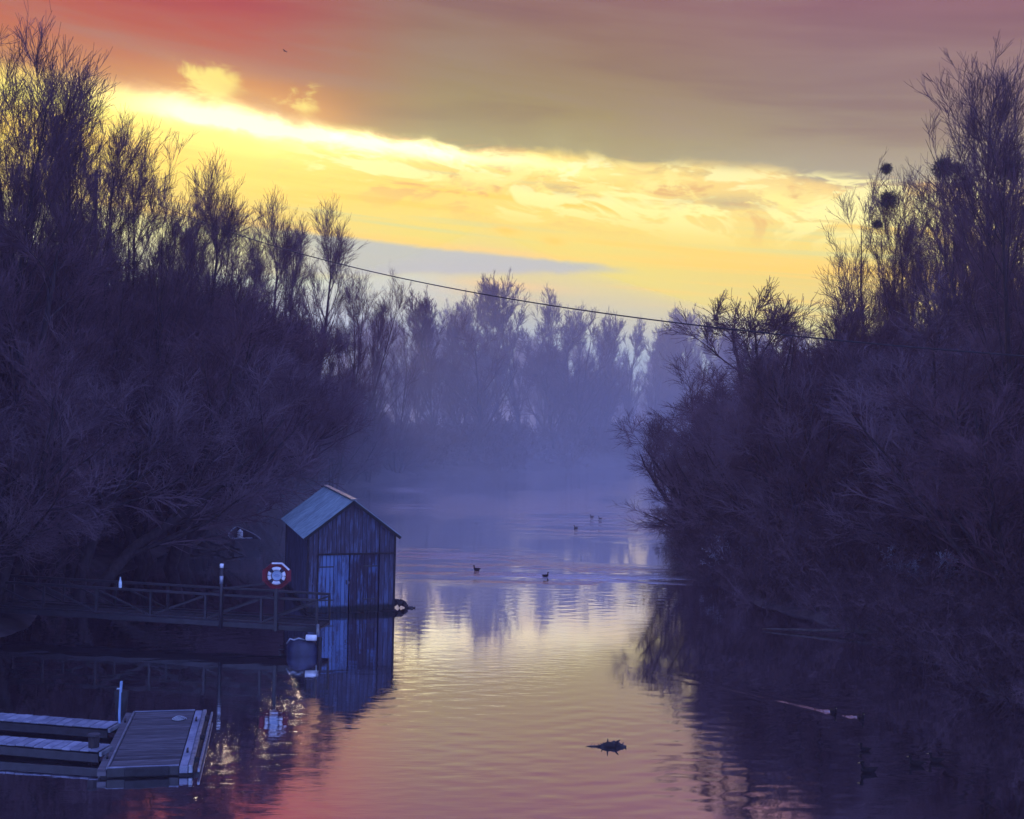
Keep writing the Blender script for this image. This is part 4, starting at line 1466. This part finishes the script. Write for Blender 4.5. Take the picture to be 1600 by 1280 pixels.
BEAK_M = bm_mesh('beak', bm, 0, True)
BEAK_M.materials.append(M_BEAK)
DUCK_LABELS = ['dark duck at the point of the left long bright wake', 'dark duck leading the right hand bright wake, beside another duck', 'dark upright duck nearest the camera in the dark water at right',
               'faint dark duck between the wake pair and the nearest duck', 'left one of two faint ducks swimming in the dark lower right water', 'right one of two faint ducks swimming in the dark lower right water',
               'lone dark duck on the lavender water right of the boathouse roof', 'dark duck at the left edge of the golden reflection', 'left duck of the pair on the far shining ripples',
               'right duck of the pair on the far shining ripples', 'dark duck just below the far pair on the shining ripples']
for (px, py, hd, s, ht, half), lab in zip(DUCKS, DUCK_LABELS):
    d = empty('duck', at(px, py, 0), R(hd))
    d.scale = (s, s, s)
    d.location.z = 0.01
    link('body', DUCK_M, None, d)
    link('beak', BEAK_M, None, d)
    tag(d, lab, 'duck', 'ducks on the river')
bm = bmesh.new()
loft(bm, [(-0.22, 0.0, 0.03, 0.01), (-0.1, 0.0, 0.05, 0.045), (0.05, 0.0, 0.06, 0.055), (0.16, 0.02, 0.035, 0.035), (0.24, 0.01, 0.006, 0.006)], 8)
for s_ in (-1, 1):
    top_ = [(0.08, s_ * 0.04, 0.03), (0.10, s_ * 0.26, 0.12), (-0.02, s_ * 0.50, 0.06), (-0.08, s_ * 0.27, 0.10), (-0.08, s_ * 0.04, 0.02)]
    u_ = [bm.verts.new(v) for v in top_]
    l_ = [bm.verts.new((v[0], v[1], v[2] - 0.015)) for v in top_]
    bm.faces.new(u_)
    bm.faces.new(l_[::-1])
    for i in range(5):
        bm.faces.new((u_[i], l_[i], l_[(i + 1) % 5], u_[(i + 1) % 5]))
bird = link('flying_bird', bm_mesh('flying_bird', bm), M_DUCK)
bird.location = far(445, 80, 150)
bird.scale = (0.9, 0.9, 0.9)
bird.rotation_euler = (0.2, 0.1, 2.6)
tag(bird, 'tiny dark bird flying in the red sky at upper left', 'bird')

rg2 = np.random.default_rng(77)
nb_ = 420
dirs = unit(rg2.normal(size=(nb_, 3)))
Pm = np.zeros((nb_, 4, 3))
for k in range(4):
    Pm[:, k] = dirs * (0.3 * k) + rg2.normal(size=(nb_, 3)) * 0.06 * k
lf = tubes_arrays(Pm, np.tile(np.array([0.02, 0.016, 0.014, 0.02]), (nb_, 1)), 3)
lv_c = Pm[:, 3]
lq = []
lfx = []
for i in range(nb_):
    for j in range(3):
        c = lv_c[i] * rg2.uniform(0.72, 1.02) + rg2.normal(size=3) * 0.05
        a = unit(rg2.normal(size=3)) * 0.075
        b = unit(np.cross(a, rg2.normal(size=3))) * 0.026
        o0 = len(lq)
        lq += [c - a, c + b, c + a, c - b]
        lfx.append((o0, o0 + 1, o0 + 2, o0 + 3))
MISTLE = np_mesh('mistletoe', *join([lf, (np.array(lq), np.array(lfx))]))
MISTLE.materials.append(M_MISTLE)
for px, py, rpx, d, wide, lab in ((1385, 264, 9, 58, 1, 'small mistletoe ball high at the left side of the right bank trees'), (1388, 312, 13, 58, 1, 'round mistletoe ball below the small one at the tree row\'s left edge'),
                                  (1371, 351, 8, 58, 1, 'small mistletoe ball low on the left side of the right bank trees'), (1474, 262, 15, 55, 1.15, 'wide dark mistletoe clump in the middle of the right bank crowns'),
                                  (1497, 263, 9, 55, 1, 'small mistletoe ball touching the wide clump on its right'), (1512, 286, 10, 54, 1, 'mistletoe ball below right of the wide clump'),
                                  (1579, 264, 16, 50, 1, 'large dark mistletoe clump near the right frame edge')):
    o = link('mistletoe', MISTLE)
    o.location = far(px, py, d)
    s = rpx / 1800.0 * d / 0.92
    o.scale = (s * wide, s, s * 0.9)
    o.rotation_euler = (random.uniform(0, 6), random.uniform(0, 6), random.uniform(0, 6))
    tag(o, lab, 'mistletoe', 'mistletoe in the right bank trees')

CP = [(272, 332), (400, 374), (530, 408), (660, 441), (800, 470), (1000, 501), (1200, 527), (1400, 542), (1590, 546)]
EA, EB = far(150, 300, 78), far(1720, 545, 26)
tt_, zz_ = [], []
for px, py in CP:
    d = ray(px, py)
    nx_, ny_ = -(EB.y - EA.y), EB.x - EA.x
    t = (nx_ * EA.x + ny_ * EA.y) / (nx_ * d.x + ny_ * d.y)
    P_ = Vector((d.x * t, d.y * t, CAM_H + d.z * t))
    tt_.append((P_.x - EA.x) / (EB.x - EA.x))
    zz_.append(P_.z)
cf = np.polyfit(tt_, zz_, 2)
pts = []
for i in range(61):
    t = i / 60
    q0 = EA.lerp(EB, t)
    pts.append((q0.x, q0.y, float(np.polyval(cf, t))))
tag(tube('overhead_cable', pts, 0.024, M_CABLE, None, 6), 'thin dark cable sagging across the river between the banks', 'cable')
for (x, y, z), lab in ((pts[0], 'wooden pole hidden in the left bank trees that holds the cable'), (pts[-1], 'wooden pole beyond the right frame edge that holds the cable')):
    po = empty('cable_pole', (x, y, gz(x, y)))
    tag(po, lab, 'pole')
    tube('shaft', [(0, 0, -0.5), (0, 0, z - gz(x, y) + 0.3)], [0.15, 0.11], M_BARK, po, 10)
    bar('crossarm', (-0.5, 0.0, z - gz(x, y) - 0.06), (0.5, 0.0, z - gz(x, y) - 0.06), 0.10, 0.10, M_PILE, po)

# pale frosted shrubs that stand out from the brushwood
FR = shrub_mesh('frosted_shrub', 46, 3.5, 9, 1.4, 0.010, M_FROST)
for px, py, s, lab in ((1150, 900, 0.62, 'pale frosted shrub overhanging the water at the right bank point'), (1440, 960, 0.6, 'pale frosted shrub low in the dark right bank'),
                       (15, 905, 0.6, 'pale frosted shrub at the left frame edge above the gangway')):
    w_ = at(px, py, 0.3)
    o = link('frosted_shrub', FR)
    o.location = (w_.x, w_.y, max(0.15, gz(w_.x, w_.y)))
    o.scale = (s, s, s)
    o.rotation_euler = (0, 0, random.uniform(0, 6))
    tag(o, lab, 'shrub', 'frosted shrubs')

# ------------------------------------------------------------------ haze
def volume_mat(name, color, density, g):
    mt = bpy.data.materials.new(name)
    mt.use_nodes = True
    nt = mt.node_tree
    nt.nodes.clear()
    o = nt.nodes.new('ShaderNodeOutputMaterial')
    v = nt.nodes.new('ShaderNodeVolumePrincipled')
    v.inputs['Color'].default_value = color
    v.inputs['Density'].default_value = density
    v.inputs['Anisotropy'].default_value = g
    nt.links.new(v.outputs[0], o.inputs['Volume'])
    return mt


hz = box('haze', (-260, -30, -3.0), (260, 260, 30.0), volume_mat('haze_air', (0.92, 0.64, 0.90, 1), 0.0009, 0.3))
tag(hz, 'thin bluish dusk haze filling the river valley', 'haze', kind='stuff')
def fog_bank(name, loc, radii, mat, label, cat):
    # a mound of fog that thins smoothly upward and outward
    bm = bmesh.new()
    rings = []
    for k in range(15):
        t = k / 15.0
        r = (1 - t) ** 1.35
        rings.append([bm.verts.new((radii[0] * r * math.cos(6.28318 * i / 40), radii[1] * r * math.sin(6.28318 * i / 40), radii[2] * t)) for i in range(40)])
    foot = [bm.verts.new((v.co.x, v.co.y, -0.5)) for v in rings[0]]
    tip = bm.verts.new((0, 0, radii[2]))
    for a, b in zip([foot] + rings, rings):
        for i in range(40):
            bm.faces.new((a[i], a[(i + 1) % 40], b[(i + 1) % 40], b[i]))
    for i in range(40):
        bm.faces.new((rings[-1][i], rings[-1][(i + 1) % 40], tip))
    bm.faces.new(foot[::-1])
    o = link(name, bm_mesh(name, bm), mat)
    o.location = loc
    tag(o, label, cat, kind='stuff')


fog_bank('river_mist', (-4, 146, 0), (115, 98, 30), volume_mat('mist_air', (0.89, 0.97, 1.0, 1), 0.0092, 0.4), 'bank of pale blue mist lying over the river bend', 'mist')
fog_bank('river_steam', (2, 102, 0), (26, 50, 5.0), volume_mat('steam_air', (0.95, 0.98, 1.0, 1), 0.0015, 0.4), 'thin bright steam hanging low over the far reach of river', 'steam')
